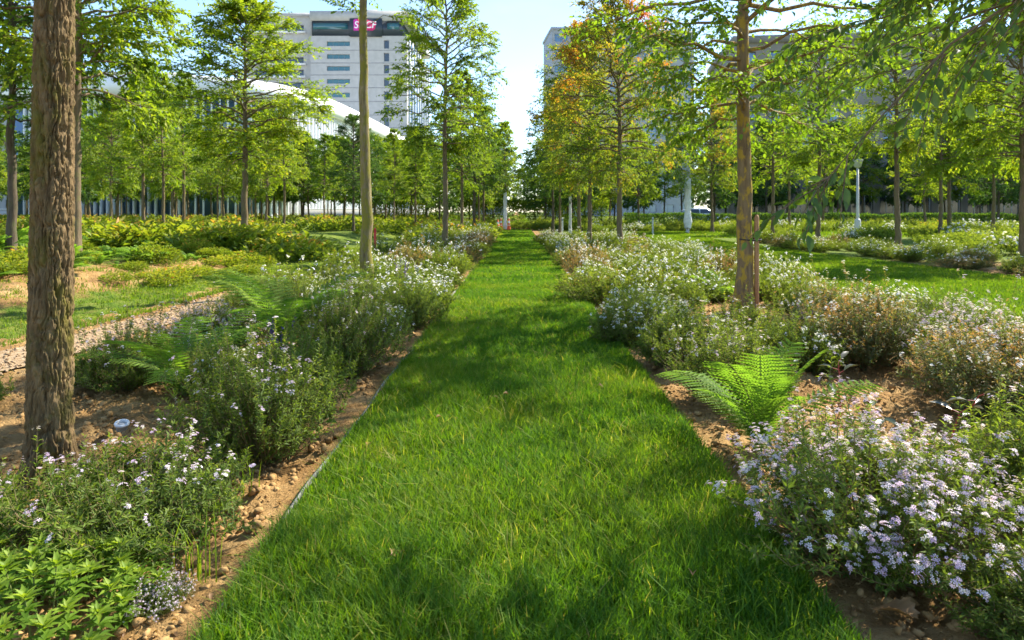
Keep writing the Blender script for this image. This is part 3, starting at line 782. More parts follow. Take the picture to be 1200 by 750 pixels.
    for i, pxx in enumerate((300, 322, 343, 362, 388, 404, 440, 452, 474, 500)):
        y = 58 + (i * 7) % 15; x = (pxx - 605) / F_PX * y
        put([Fa, Fb, Fa][i % 3], 'crown in the belt of trees below the curved white building, one of many alike', x, y, (1.4 + (248 - 160 - (i * 5) % 11) / F_PX * y) / 8.5, group='trees below the curved building'); used.append((x, y))
    n = 0
    while n < 44:
        y = g.uniform(52, 84); x = g.uniform(.03, .85) * y
        if x > 8 and 57 < y < 67.5: continue
        if min((x - a) ** 2 + (y - b) ** 2 for a, b in used) < 10: continue
        w = n % 3
        put([Fc, Fa, Fc][w], ['far dark tree along the street beyond the right lawns', 'far full-crowned tree beyond the right lawns', 'far dark tree along the street beyond the right lawns'][w] + ', one of many alike',
            x, y, g.uniform(.85, 1.2), group=['far dark street trees', 'far full trees beyond the lawns', 'far dark street trees'][w]); n += 1
    for i, (x, y) in enumerate(((-3, 62), (1.8, 66), (4.6, 60), (-6.5, 58), (7.5, 55), (-4.8, 70), (3.2, 74), (-1.2, 78), (-9, 66), (6, 84), (-6, 88), (1, 92), (-12, 84), (10, 80), (4, 70))):
        put([Fa, Fc][i % 2], 'rounded light tree closing the view beyond the lawn end' if i % 2 == 0 else 'rounded dark tree closing the view beyond the lawn end', x, y, .72 + .04 * (i % 8),
            group='trees closing the lawn end' if i % 2 == 0 else 'dark trees closing the lawn end')
    return used


# ================================================================== PLANTS
def floret():
    V = []; Fq = []
    for k in range(5):
        a = k * 2 * math.pi / 5; b = len(V)
        for (r, da, z) in ((.12, 0, 0), (.62, -.42, .22), (1.0, 0, .15), (.62, .42, .22)):
            V.append((r * math.cos(a + da), r * math.sin(a + da), z))
        Fq.append((b, b + 1, b + 2, b + 3))
    return np.array(V), [np.array(Fq)]


FLORET = floret()
FLORET_LO = (np.array([(-1, 0, 0), (0, -1, 0), (1, 0, 0), (0, 1, 0), (0, 0, .4)]), [[(0, 1, 4), (1, 2, 4), (2, 3, 4), (3, 0, 4)]])


def gen_shrub(seed, R0, H, stems, leaves, leafL, leafW, clusters, per, fl, spread=1.0, tint0=.4, tips=.25, lo=False, sprigs=2, budded=0, drift=.44):
    g = np.random.default_rng(seed); Sm = MB(); Lf = MB(); Fl = MB()
    u = g.uniform(0, 1, stems); az = g.uniform(0, 2 * np.pi, stems); rad = np.sqrt(g.uniform(0.01, 1, stems)) * R0 * spread
    lump = .55 + .9 * fbm(np.cos(az) * 1.7 + seed, np.sin(az) * 1.7, rad * 2, seed=seed, oct=2)
    top = H * np.sqrt(np.clip(1 - (rad / (R0 * 1.08)) ** 2, .03, 1)) * lump * np.where(g.uniform(0, 1, stems) > .93, g.uniform(1.1, 1.4, stems), g.uniform(.6, 1.12, stems))
    tip = np.stack([rad * np.cos(az) * lump, rad * np.sin(az) * lump, np.maximum(top, .05)], 1)
    rt = np.stack([np.cos(az) * rad * .32, np.sin(az) * rad * .32, 0 * az - .02], 1) + g.normal(0, .02, (stems, 3)) * [1, 1, 0]
    k = 6; s = np.linspace(0, 1, k)
    mid = rt * .35 + tip * .65; mid[:, 2] = rt[:, 2] + (tip[:, 2] - rt[:, 2]) * .72
    P = (rt[:, None] * ((1 - s) ** 2)[None, :, None] + mid[:, None] * (2 * s * (1 - s))[None, :, None] + tip[:, None] * (s ** 2)[None, :, None])
    P[:, 2:] += g.normal(0, .012, (stems, k - 2, 3))
    # side sprigs
    ids = np.repeat(np.arange(stems), sprigs); m = len(ids); sv = g.uniform(.35, .95, m)
    p0, tg = interp(P[ids], sv); d = twist(tg, g.uniform(.4, 1.3, m) * np.where(g.uniform(0, 1, m) < .5, 1, -1)); d[:, 2] += g.uniform(.1, .7, m); d = nrm(d)
    ln = g.uniform(.05, .16, m) * (R0 / .55)
    Q = p0[:, None] + d[:, None] * (ln[:, None] * s)[:, :, None] + np.array([0, 0, .25]) * (ln[:, None] * s ** 2)[:, :, None]
    AP = np.concatenate([P, Q]); tubes(Sm, P, np.full((stems, 1), .0032) * (1.2 - .9 * s), 3); tubes(Sm, Q, np.full((m, 1), .0016) * (1.2 - .9 * s), 3)
    nA = len(AP); li = np.repeat(np.arange(nA), leaves); n = len(li)
    ls = np.tile((np.arange(leaves) + .5) / leaves, nA); ls = np.where(li < stems, .1 + .9 * ls, ls) + g.normal(0, .03, n); ls = np.clip(ls, 0, 1)
    q, t = interp(AP[li], ls)
    perp = nrm(np.cross(t, g.normal(0, 1, (n, 3)))); ld = nrm(t * g.uniform(.35, 1.0, n)[:, None] + perp)
    up = nrm(t + .4 * g.normal(0, 1, (n, 3)))
    sz = leafL * g.uniform(.55, 1.25, n) * (1.1 - .45 * ls)
    cl = fbm(q[:, 0] * 4 + seed, q[:, 1] * 4, q[:, 2] * 4, seed=seed, oct=2)
    hh = q[:, 2] / H
    tint = tint0 - .22 + .3 * cl + tips * np.clip(ls - .55, 0, 1) * 1.6 + .12 * (hh - .5) + g.normal(0, .09, n) + (g.uniform(0, 1, n) > .985) * .4
    if budded:
        patch = np.clip(fbm(q[:, 0] * 2 + 3, q[:, 1] * 2, q[:, 2] * 2, seed=seed + 9, oct=2) * 2.4 - .85, 0, 1)
        tint = tint + budded * patch * np.clip(ls - .4, 0, 1) * 1.3
    Lf.tmpl(LANCE[0] if not lo else LEAF4[0], LANCE[1] if not lo else LEAF4[1], q, frames(ld, up), np.stack([sz * leafW / leafL, sz, sz], 1), np.clip(tint, 0, .99))
    # bushy filler of short random leaves so that the inside reads as dense
    if clusters:
        w = np.argsort(-AP[:, -1, 2] - g.uniform(0, H * .9, nA)); ci = w[:clusters]; tipn = AP[ci, -1]; tn = nrm(AP[ci, -1] - AP[ci, -2])
        # flowers come in drifts
        keep = fbm(tipn[:, 0] * 3.2, tipn[:, 1] * 3.2, tipn[:, 2] * 2, seed=seed + 5, oct=2) + g.normal(0, .08, len(tipn)) > drift
        tipn = tipn[keep]; tn = tn[keep]; nc = len(tipn)
        if nc:
            fi = np.repeat(np.arange(nc), per); nf = len(fi)
            off = g.normal(0, 1, (nf, 3)); off = nrm(off) * (g.uniform(.15, 1, nf)[:, None]) * (.021 if not lo else .035) * g.uniform(.7, 1.5, nc)[fi][:, None]
            fp = tipn[fi] + off + tn[fi] * .008; fd = nrm(off + .9 * tn[fi] * .02 + np.array([0, 0, .012]))
            fr = frames(nrm(np.cross(fd, g.normal(0, 1, (nf, 3)))), fd)
            T = FLORET if not lo else FLORET_LO
            Fl.tmpl(T[0], T[1], fp, fr, fl * g.uniform(.7, 1.25, nf), np.clip(g.uniform(0, .75, nc)[fi] + g.normal(0, .2, nf), 0, 1))
    return Sm, Lf, Fl


def shrub_proto(nm, leafmat, flmat, *a, **kw):
    Sm, Lf, Fl = gen_shrub(*a, **kw)
    r = [('stems', Sm.mesh(nm + '_stems', M['stem'])), ('foliage', Lf.mesh(nm + '_foliage', M[leafmat]))]
    if Fl.n: r.append(('blossom', Fl.mesh(nm + '_blossom', M[flmat])))
    return r


def gen_fern(seed, fronds, L, W, pairs=24, lobes=8, spread=.9, lo=False, up0=1.1):
    g = np.random.default_rng(seed); Sm = MB(); Lf = MB()
    az = np.arange(fronds) * 2.4 + g.normal(0, .3, fronds); ln = L * g.uniform(.65, 1.1, fronds); k = 9; s = np.linspace(0, 1, k)
    e0 = up0 + g.normal(0, .15, fronds); e1 = e0 - spread - g.uniform(.1, .7, fronds)
    P = np.zeros((fronds, k, 3))
    for i in range(1, k):
        e = e0 + (e1 - e0) * s[i]; st = ln / (k - 1)
        P[:, i] = P[:, i - 1] + np.stack([np.cos(az) * np.cos(e) * st, np.sin(az) * np.cos(e) * st, np.sin(e) * st], 1)
    tubes(Sm, P, np.full((fronds, 1), .003) * (1.1 - s), 4)
    pi = np.repeat(np.arange(fronds), pairs * 2); n = len(pi); ps = np.tile(np.repeat(.1 + .9 * (np.arange(pairs) + .3) / pairs, 2), fronds)
    sd = np.tile(np.array([-1, 1]), n // 2)
    q, t = interp(P[pi], ps)
    hor = np.stack([-np.sin(az[pi]), np.cos(az[pi]), 0 * az[pi]], 1)
    nm = nrm(np.cross(hor, t)); nm = np.where(nm[:, 2:3] < 0, -nm, nm)
    pl = W * np.sin(np.pi * np.clip(.12 + .88 * (1 - ps), 0, 1) ** .72) ** .8 * g.uniform(.88, 1.08, n) * (ln[pi] / L)
    pd = nrm(hor * sd[:, None] + t * .38 - nm * .12)
    tint = np.clip(.45 + .2 * g.normal(0, 1, fronds)[pi] + .25 * (ps - .5) + g.normal(0, .06, n), 0, 1)
    if lo:
        Lf.tmpl(LEAF4[0], LEAF4[1], q, frames(pd, nm), np.stack([ln[pi] / pairs * 1.15, pl, pl], 1), tint)
    else:
        Lf.tmpl(LEAF4[0], LEAF4[1], q, frames(pd, nm), np.stack([pl * .11, pl, pl * .3], 1), tint)
        bi = np.repeat(np.arange(n), lobes * 2); m = len(bi); bs = np.tile(np.repeat((np.arange(lobes) + .4) / lobes, 2), n); b2 = np.tile(np.array([-1, 1]), m // 2)
        c = q[bi] + pd[bi] * (pl[bi] * bs)[:, None]
        cross = nrm(np.cross(nm[bi], pd[bi])); ld = nrm(cross * b2[:, None] + pd[bi] * .55)
        ll = (ln[pi] / pairs * .62)[bi] * (1 - bs * .75)
        Lf.tmpl(LEAF4[0], LEAF4[1], c, frames(ld, nm[bi]), np.stack([pl[bi] / lobes * .75, ll * .85, ll * .5], 1), tint[bi])
    return Sm, Lf


def gen_perennial(seed, R0, H, n, L, W):
    g = np.random.default_rng(seed); Lf = MB()
    az = g.uniform(0, 6.283, n); rad = np.sqrt(g.uniform(0, 1, n)) * R0
    h = H * np.sqrt(np.clip(1 - (rad / R0) ** 2 * .8, 0, 1)) * g.uniform(.15, 1.0, n)
    p = np.stack([rad * np.cos(az), rad * np.sin(az), h], 1)
    a2 = az + g.normal(0, .9, n); d = np.stack([np.cos(a2), np.sin(a2), g.uniform(-.1, 1.3, n)], 1)
    sz = L * g.uniform(.5, 1.2, n)
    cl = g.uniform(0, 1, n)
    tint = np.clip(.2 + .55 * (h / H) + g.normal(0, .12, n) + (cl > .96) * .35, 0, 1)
    Lf.tmpl(LEAF4[0], LEAF4[1], p, frames(d, np.array([0, 0, 1.0]) + g.normal(0, .4, (n, 3))), np.stack([sz * W / L, sz, sz], 1), tint)
    return Lf


def gen_rosettes(seed, R0, n, H):
    g = np.random.default_rng(seed); Sm = MB(); Lf = MB()
    az = np.arange(n) * 2.39996; rad = np.sqrt((np.arange(n) + .5) / n) * R0
    c = np.stack([rad * np.cos(az), rad * np.sin(az), 0 * az], 1) + g.normal(0, .02, (n, 3)) * [1, 1, 0]
    top = H * (1 - .55 * (rad / R0) ** 2) * g.uniform(.75, 1.15, n); tp = c * 1.12; tp[:, 2] = top
    s = np.linspace(0, 1, 4); rt = c * .75
    P = rt[:, None] * (1 - s)[None, :, None] + tp[:, None] * s[None, :, None]; P[:, :, 2] = top[:, None] * s ** .8
    tubes(Sm, P, np.full((n, 1), .0035) * (1.2 - .5 * s), 4)
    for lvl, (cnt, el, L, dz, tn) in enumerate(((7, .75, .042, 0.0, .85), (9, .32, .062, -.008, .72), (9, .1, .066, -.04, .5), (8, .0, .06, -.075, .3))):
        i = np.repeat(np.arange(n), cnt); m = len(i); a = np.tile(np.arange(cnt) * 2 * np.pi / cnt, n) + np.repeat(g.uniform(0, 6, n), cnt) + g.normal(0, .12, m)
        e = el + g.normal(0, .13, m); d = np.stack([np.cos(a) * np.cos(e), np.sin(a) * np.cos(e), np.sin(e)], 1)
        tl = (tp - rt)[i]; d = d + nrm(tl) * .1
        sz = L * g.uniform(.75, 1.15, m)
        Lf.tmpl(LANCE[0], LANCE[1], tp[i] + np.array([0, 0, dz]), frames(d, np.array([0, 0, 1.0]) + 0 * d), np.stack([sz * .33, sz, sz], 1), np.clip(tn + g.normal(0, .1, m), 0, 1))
    return Sm, Lf


def build_plants(trees):
    sh = {}
    sh['lush'] = shrub_proto('lush_shrub', 'shrub_leaf', 'flower', 101, .60, .50, 340, 21, .038, .0100, 1000, 9, .0088, tips=.3, drift=.40)
    sh['tall'] = shrub_proto('tall_shrub', 'shrub_leaf', 'flower', 103, .55, .66, 340, 21, .04, .0105, 150, 7, .0085, tips=.34, tint0=.46)
    sh['sprawl'] = shrub_proto('sprawling_shrub', 'shrub_leaf', 'flower', 107, .62, .32, 300, 20, .042, .0105, 110, 7, .0085, tips=.3, tint0=.42)
    sh['white'] = shrub_proto('white_shrub', 'shrub_leaf', 'flower_white', 109, .56, .50, 320, 20, .040, .011, 330, 7, .010, tips=.34, tint0=.48)
    sh['bud'] = shrub_proto('budded_shrub', 'shrub_bud', 'flower_white', 113, .62, .60, 340, 20, .038, .0115, 190, 7, .009, tips=.25, tint0=.42, budded=1.0)
    sh['plain'] = shrub_proto('green_shrub', 'shrub_leaf', 'flower', 127, .55, .46, 340, 21, .045, .0105, 20, 5, .0085, tips=.38, tint0=.44)
    lo = {}
    lo['white'] = shrub_proto('mid_white_shrub', 'shrub_leaf', 'flower_white', 131, .60, .48, 190, 12, .058, .017, 130, 4, .015, tips=.3, tint0=.55, lo=True)
    lo['green'] = shrub_proto('mid_green_shrub', 'shrub_leaf', 'flower_white', 137, .60, .52, 190, 12, .058, .017, 36, 4, .015, tips=.36, tint0=.52, lo=True)
    lo['bud'] = shrub_proto('mid_budded_shrub', 'shrub_bud', 'flower_white', 139, .60, .50, 190, 12, .058, .017, 60, 4, .015, tips=.3, tint0=.5, lo=True, budded=.7)
    spots = []
    NM = 'flowering_shrub'; GL = 'shrubs of the left bed'; GR = 'shrubs of the right bed'

    def near(kind, label, x, y, s=1.0, rz=0, group=GL, sz=None):
        spots.append((x, y, .5 * s))
        place(sh[kind], NM, label, 'shrub', (x, y, hz1(x, y) - .01), rz, s if sz is None else (s, s, s * sz), group)
    # left bed, near to far
    near('sprawl', 'low sprawling shrub with a few lilac-white flowers at the foot of the furrowed trunk', -1.72, 2.98, .95, .3, sz=.95)
    near('sprawl', 'sparse low shrub left of the furrowed trunk base', -2.55, 2.75, .75, 2.3)
    near('tall', 'bushy shrub with white flowers above the broad-leaved weed at the left lawn edge', -1.47, 3.95, .86, 1.0)
    near('plain', 'green bushy shrub almost without flowers, next behind the one above the broad-leaved weed', -1.62, 4.85, .95, .4)
    near('tall', 'dense green shrub leaning over the left lawn edge in front of the mossy trunk', -1.52, 5.95, .95, 4.0)
    near('white', 'shrub dotted with white flowers between the two large left ferns', -2.35, 5.3, .72, 2.0)
    near('tall', 'low spreading shrub with pale lilac heads right behind the furrowed trunk', -3.15, 5.5, .9, 2.6, sz=.75)
    near('lush', 'shrub with many small white flowers left of the large fern, beside the footpath', -3.05, 6.9, .85, 5.1)
    near('plain', 'blue-green shrub cut by the left picture edge behind the furrowed trunk', -3.95, 4.75, .7, 1.2)
    near('white', 'white-flowered shrub at the foot of the mossy trunk', -1.55, 7.2, .9, 1.8)
    near('lush', 'tiny lilac-flowered clump at the lawn edging in the bottom left corner', -1.28, 2.42, .2, 0)
    # right bed
    near('lush', 'large shrub covered in lilac-white flowers at the lower right lawn edge', 1.46, 2.8, 1.02, .7, GR, .96)
    near('plain', 'olive green shrub without flowers at the right picture edge', 2.42, 3.1, .92, 2.1, GR)
    near('plain', 'pale green leafy shrub in the bottom right corner', 1.78, 2.2, .68, 4.2, GR, .66)
    near('tall', 'grey-green shrub behind the near right fern', 1.62, 5.0, .92, 5.2, GR, .85)
    near('white', 'white-speckled shrub bulging over the right lawn edge', 1.55, 6.15, 1.0, 1.4, GR)
    near('bud', 'big round shrub with orange-brown buds and white flowers right of the staked trunk', 3.15, 6.3, 1.05, 3.0, GR, 1.05)
    near('white', 'white-flowered shrub in front of the staked trunk', 2.5, 6.0, .82, 0.2, GR)
    near('bud', 'shrub with russet buds and white heads at the right edge, beside bare soil', 3.35, 4.75, 1.0, .8, GR, .95)
    near('lush', 'lilac-flowered shrub beside the russet-budded one at the right edge', 3.9, 5.75, 1.0, 2.9, GR, 1.1)
    near('plain', 'dark green shrub just behind the staked trunk', 3.75, 8.6, 1.0, 1.9, GR)
    soil = [(2.1, 4.3, .75), (2.5, 5.0, .6), (2.75, 8.3, .75), (2.75, 4.1, .4), (-2.05, 4.1, .45), (-3.0, 4.2, .6), (-2.7, 5.0, .1), (3.1, 9.3, .45), (-2.25, 6.9, .45)]
    g = np.random.default_rng(77); cnt = {}
    fwords = {'white': 'heavily white-flowered', 'green': 'mostly green', 'bud': 'russet-tinged'}
    for side in (-1, 1):
        rows = [(1.5, 'lawn-edge row'), (2.35, 'second row'), (3.2, 'back row')] if side < 0 else [(1.5, 'lawn-edge row'), (2.35, 'second row'), (3.2, 'middle row'), (4.05, 'fourth row'), (4.8, 'back row')]
        for rx, rname in rows:
            y = 6.8 + g.uniform(0, .5)
            while y < 33:
                x = side * (rx + g.normal(0, .12)); yy = y + g.normal(0, .12)
                st = .88 + .012 * y; y += st
                if any((x - a) ** 2 + (yy - b) ** 2 < (c + .33) ** 2 for a, b, c in spots): continue
                if any((x - a) ** 2 + (yy - b) ** 2 < c * c for a, b, c in soil): continue
                if min((x - a) ** 2 + (yy - b) ** 2 for a, b in trees) < .12: continue
                kd = g.choice(['white', 'green', 'bud'], p=[.52, .36, .12] if side > 0 else [.38, .52, .10])
                zone = 'near' if yy < 12 else ('midway' if yy < 21 else 'far')
                zn = {'near': 'before its second tree', 'midway': 'around its second tree', 'far': 'past its second tree'}[zone]
                lb = f"{fwords[kd]} shrub, {'right' if side > 0 else 'left'} bed, {rname}, {zn}"
                protos = sh if yy < 9 else lo
                key = {'white': 'white', 'green': 'plain' if yy < 9 else 'green', 'bud': 'bud'}[kd]
                place(protos[key], NM, lb, 'shrub', (x, yy, hz1(x, yy) - .01), g.uniform(0, 6.28), (g.uniform(.65, 1.2), g.uniform(.65, 1.2), g.uniform(.55, 1.15)), GR if side > 0 else GL)
                spots.append((x, yy, .4))
    # bed beyond the side lawn
    for i in range(46):
        if g.uniform() < .3: continue
        y = 13.2 + 1.15 * (i // 3) + g.uniform(-.3, .3); _, xo = rlawn(np.array([y])); x = float(xo[0]) + .8 + (i % 3) * 1.25 + g.uniform(-.5, .5)
        kd = ['white', 'green', 'green', 'bud'][g.integers(0, 4)]
        place(lo[kd], NM, f"{fwords[kd]} low shrub in the {['front', 'middle', 'back'][i % 3]} row of the bed beyond the side lawn", 'shrub', (x, y, hz1(x, y)), g.uniform(0, 6.28),
              (g.uniform(.7, 1.3), g.uniform(.7, 1.3), g.uniform(.45, .95)), 'shrubs beyond the side lawn')
    # ferns
    def fern(label, x, y, s=1.0, rz=0, **kw):
        Sm, Lf = gen_fern(**kw)
        place([('stems', Sm.mesh('fern_stems', M['green_stem'])), ('frond', Lf.mesh('fern_frond', M['fern']))], 'fern', label, 'fern', (x, y, hz1(x, y)), rz, s, 'ferns of the beds')
    fern('bright fern with upright fronds between the lilac shrub and bare soil on the right', 1.40, 3.9, 1, .5, seed=201, fronds=15, L=.80, W=.175, spread=.65, up0=1.42, pairs=22)
    fern('small fern frond tuft leaning over the bare soil on the right', 1.95, 3.75, 1, 2.5, seed=203, fronds=5, L=.5, W=.11, spread=.9)
    fern('yellow-green fern with wide fronds right of the furrowed trunk', -2.5, 5.15, 1, 1.5, seed=205, fronds=14, L=.85, W=.15, spread=.8, up0=1.3, pairs=20)
    fern('large tall fern in front of the footpath bend', -2.3, 6.75, 1, .4, seed=207, fronds=18, L=1.15, W=.22, spread=.75, up0=1.42, pairs=20)
    fern('smaller fern at the left of the large tall one', -2.75, 6.2, 1, 2.2, seed=209, fronds=9, L=.6, W=.14)
    fern('small bright fern behind the staked trunk', 3.3, 11.0, 1, 2.2, seed=211, fronds=9, L=.7, W=.17, lo=True, pairs=16)
    # rosette plant
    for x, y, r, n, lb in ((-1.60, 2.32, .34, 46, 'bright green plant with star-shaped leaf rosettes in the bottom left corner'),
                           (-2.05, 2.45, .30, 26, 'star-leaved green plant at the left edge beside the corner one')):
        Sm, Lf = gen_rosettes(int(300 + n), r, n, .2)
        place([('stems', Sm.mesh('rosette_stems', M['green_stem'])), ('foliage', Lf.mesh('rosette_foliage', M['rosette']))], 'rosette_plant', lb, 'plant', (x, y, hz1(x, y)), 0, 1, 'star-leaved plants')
    # red-stemmed saplings and broad-leaved weed
    def sapling(label, x, y, h, seed, leaf, stem, L=.11, W=.045, n=8, name='red_stemmed_plant'):
        g2 = np.random.default_rng(seed); Sm = MB(); Lf = MB(); s = np.linspace(0, 1, 6)
        tipv = np.array([g2.normal(0, .05), g2.normal(0, .05), h]); P = s[:, None] * tipv; P[:, :2] += (g2.normal(0, .012, (6, 2)))
        P[0] = (0, 0, -.03); tubes(Sm, P[None], .006 * (1.1 - .6 * s)[None], 6)
        ls = np.linspace(.4, 1, n); q, t = interp(np.repeat(P[None], n, 0), ls); a = np.arange(n) * 2.2 + g2.uniform(0, 6)
        d = np.stack([np.cos(a), np.sin(a), g2.uniform(.0, .6, n)], 1); sz = L * g2.uniform(.7, 1.2, n)
        st2 = nrm(d) * .04; tubes(Sm, np.stack([q, q + st2 * .6, q + st2], 1), np.full((n, 3), .0025), 4)
        Lf.tmpl(LEAF6[0], LEAF6[1], q + st2, frames(d, np.array([0, 0, 1.0]) + g2.normal(0, .2, (n, 3))), np.stack([sz * W / L, sz, sz], 1), g2.uniform(0, 1, n))
        place([('stem', Sm.mesh('plant_stem', M[stem])), ('foliage', Lf.mesh('plant_foliage', M[leaf]))], name, label, 'plant', (x, y, hz1(x, y)), 0, 1)
    sapling('dark-leaved plant with red stems before the big budded shrub', 2.25, 4.75, .34, 1, 'dark_red_leaf', 'red_stem', n=9)
    sapling('dark-leaved young plant with a thin stem beside the near right fern', 1.86, 3.62, .36, 2, 'dark_red_leaf', 'red_stem', n=6)
    sapling('bright red-stemmed plant in bare soil before the russet-budded shrub', 2.62, 4.15, .32, 3, 'dark_red_leaf', 'red_stem', n=7)
    sapling('dark-leaved stem rising from the grey-green shrub behind the near right fern', 1.95, 4.9, .36, 6, 'dark_red_leaf', 'red_stem', n=6)
    sapling('broad-leaved green weed beside the left lawn edging', -1.24, 4.35, .13, 4, 'rosette', 'green_stem', .10, .07, 5, 'broad_leaved_weed')
    sapling('yellow-orange young plant between the second and third trees of the right bed', 3.0, 16.5, .8, 5, 'perennial', 'green_stem', .2, .1, 26, 'young_plant')
    # grass tuft at the edging
    for x, y, n, lb in ((-1.2, 2.62, 16, 'thin tuft of tall grass blades growing against the steel edging'), (-1.34, 3.35, 10, 'pale upright grass tuft in the left bed before the bushy shrub')):
        mb = MB(); xx = x + rng.normal(0, .04, n); yy = y + rng.normal(0, .04, n)
        blades(mb, xx, yy, hz(xx, yy), rng.uniform(.16, .34, n), np.full(n, .006), .5, rng.uniform(.6, .9, n))
        tag(link('grass_tuft', mb.mesh('grass_tuft', M['grass'])), lb, 'grass tuft', 'grass tufts in the left bed')
    # purple sage spikes
    for x, y, h, lb in ((-1.95, 11.6, .55, 'purple flower spikes just right of the mossy trunk'), (-1.2, 9.2, .4, 'small purple flower spikes at the left lawn edge'),
                        (-2.1, 6.1, .42, 'dark blue flower spikes beside the large left fern'), (3.25, 7.6, .4, 'dark purple plant below the staked trunk')):
        g2 = np.random.default_rng(int(abs(x) * 100)); Sm = MB(); Fl = MB(); n = 9; s = np.linspace(0, 1, 5)
        a = g2.uniform(0, 6.28, n); tip = np.stack([np.cos(a) * .12, np.sin(a) * .12, h * g2.uniform(.75, 1.1, n)], 1)
        P = tip[:, None] * s[None, :, None]; tubes(Sm, P, np.full((n, 5), .003), 4)
        li = np.repeat(np.arange(n), 30); q, t = interp(P[li], g2.uniform(.5, 1, len(li))); d = nrm(g2.normal(0, 1, (len(li), 3)) + t)
        Fl.tmpl(LEAF4[0], LEAF4[1], q, frames(d, g2.normal(0, 1, d.shape)), np.full(len(li), .018), g2.uniform(0, 1, len(li)))
        place([('stems', Sm.mesh('sage_stems', M['green_stem'])), ('blossom', Fl.mesh('sage_blossom', M['salvia']))], 'flower_spikes', lb, 'flower', (x, y, hz1(x, y)), 0, 1)
    # perennial clumps of the left bank: nearest ones one by one
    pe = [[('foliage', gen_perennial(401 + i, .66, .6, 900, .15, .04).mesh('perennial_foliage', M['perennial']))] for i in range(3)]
    fe = [[('frond', gen_fern(411 + i, 15, .95, .19, pairs=14, lo=True, up0=1.3)[1].mesh('bank_fern_frond', M['fern']))] for i in range(2)]
    for i in range(125):
        y = 10.0 + 13 * (i / 125) ** .9; xb = float(ridge_x(np.array([y]))[0]) - 1.6
        x = xb - g.uniform(0, 1) * (y * .78 + xb) if y * .78 + xb > 0 else xb
        if i % 4 == 1: x = xb + g.uniform(0, 1.5)
        if y < 12 and x > -8.2: x -= 1.0
        f = i % 2 == 0
        place((fe if f else pe)[i % (2 if f else 3)], 'bank_fern' if f else 'perennial_clump',
              'arching fern among the yellow-green plants on the left bank, one of many alike' if f else 'leafy yellow-green clump on the left bank, one of many alike', 'fern' if f else 'plant', (x, y, hz1(x, y) - .02),
              g.uniform(0, 6.28), (sq := g.uniform(.45, 1.15) * min(max((xb - x) / 3.5, .6), 1), sq, sq * g.uniform(.6, 1.25)), 'ferns on the left bank' if f else 'leafy clumps on the left bank')
    # the rest of that planting reads as one mass
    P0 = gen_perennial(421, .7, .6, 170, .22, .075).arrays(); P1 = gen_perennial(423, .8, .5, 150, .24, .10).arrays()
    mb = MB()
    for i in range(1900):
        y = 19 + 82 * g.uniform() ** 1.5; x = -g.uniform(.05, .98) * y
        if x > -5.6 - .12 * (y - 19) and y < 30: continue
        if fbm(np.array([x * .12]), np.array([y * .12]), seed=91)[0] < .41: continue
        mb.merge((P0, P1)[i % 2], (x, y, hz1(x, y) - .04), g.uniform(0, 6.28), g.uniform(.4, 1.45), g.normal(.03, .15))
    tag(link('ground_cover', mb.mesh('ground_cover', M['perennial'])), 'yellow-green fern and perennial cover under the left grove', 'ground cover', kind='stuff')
    # low planting past the individually built shrubs, both sides of the lawn end
    S = [a.arrays() for a in gen_shrub(431, .7, .5, 60, 8, .10, .035, 90, 3, .035, tips=.3, tint0=.62, lo=True)[1:]]
    ml = MB(); mf = MB()
    for i in range(620):
        side = -1 if i % 2 else 1; y = g.uniform(33, 60)
        x = (side * g.uniform(1.4, 5.2) if y < 51 else g.uniform(-8, 6.5))
        if side > 0 and i % 4 == 0: y = g.uniform(46, 57); x = g.uniform(5, 30)
        if side > 0 and i % 4 == 2: y = g.uniform(20, 56); x = g.uniform(15.2 if y < 32 else 12.5, 16 + .55 * y); y = y if abs(y - 38) > 2 else y + 5
        if -3.4 < x < .6 and 42 < y < 53: continue
        a = g.uniform(0, 6.28); s = g.uniform(.8, 1.5)
        ml.merge(S[0], (x, y, hz1(x, y)), a, s, g.normal(.05, .1))
        if y < 50 and i % 5 == 0: ml.merge(S[1], (x, y, hz1(x, y)), a, s, 0, 1)
    tag(link('low_planting', ml.mesh('low_planting', [M['shrub_leaf'], M['flower_white']])), 'low flowering planting around the far end of the lawn path', 'ground cover', kind='stuff')
    # bushes and hedge
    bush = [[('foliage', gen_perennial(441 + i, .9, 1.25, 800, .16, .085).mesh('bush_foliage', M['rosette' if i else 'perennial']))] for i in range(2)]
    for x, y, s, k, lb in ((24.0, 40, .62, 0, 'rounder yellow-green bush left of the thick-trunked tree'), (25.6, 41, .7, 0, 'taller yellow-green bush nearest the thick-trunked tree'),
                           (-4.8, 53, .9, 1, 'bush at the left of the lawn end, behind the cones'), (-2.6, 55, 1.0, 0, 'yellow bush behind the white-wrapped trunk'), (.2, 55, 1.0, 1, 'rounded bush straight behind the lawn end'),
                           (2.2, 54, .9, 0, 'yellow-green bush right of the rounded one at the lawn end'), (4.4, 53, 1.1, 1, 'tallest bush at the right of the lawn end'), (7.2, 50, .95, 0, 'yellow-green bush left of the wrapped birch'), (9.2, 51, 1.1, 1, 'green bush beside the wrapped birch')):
        place(bush[k], 'bush', lb, 'bush', (x, y, hz1(x, y) - .03), g.uniform(0, 6), s, 'bushes around the lawns')

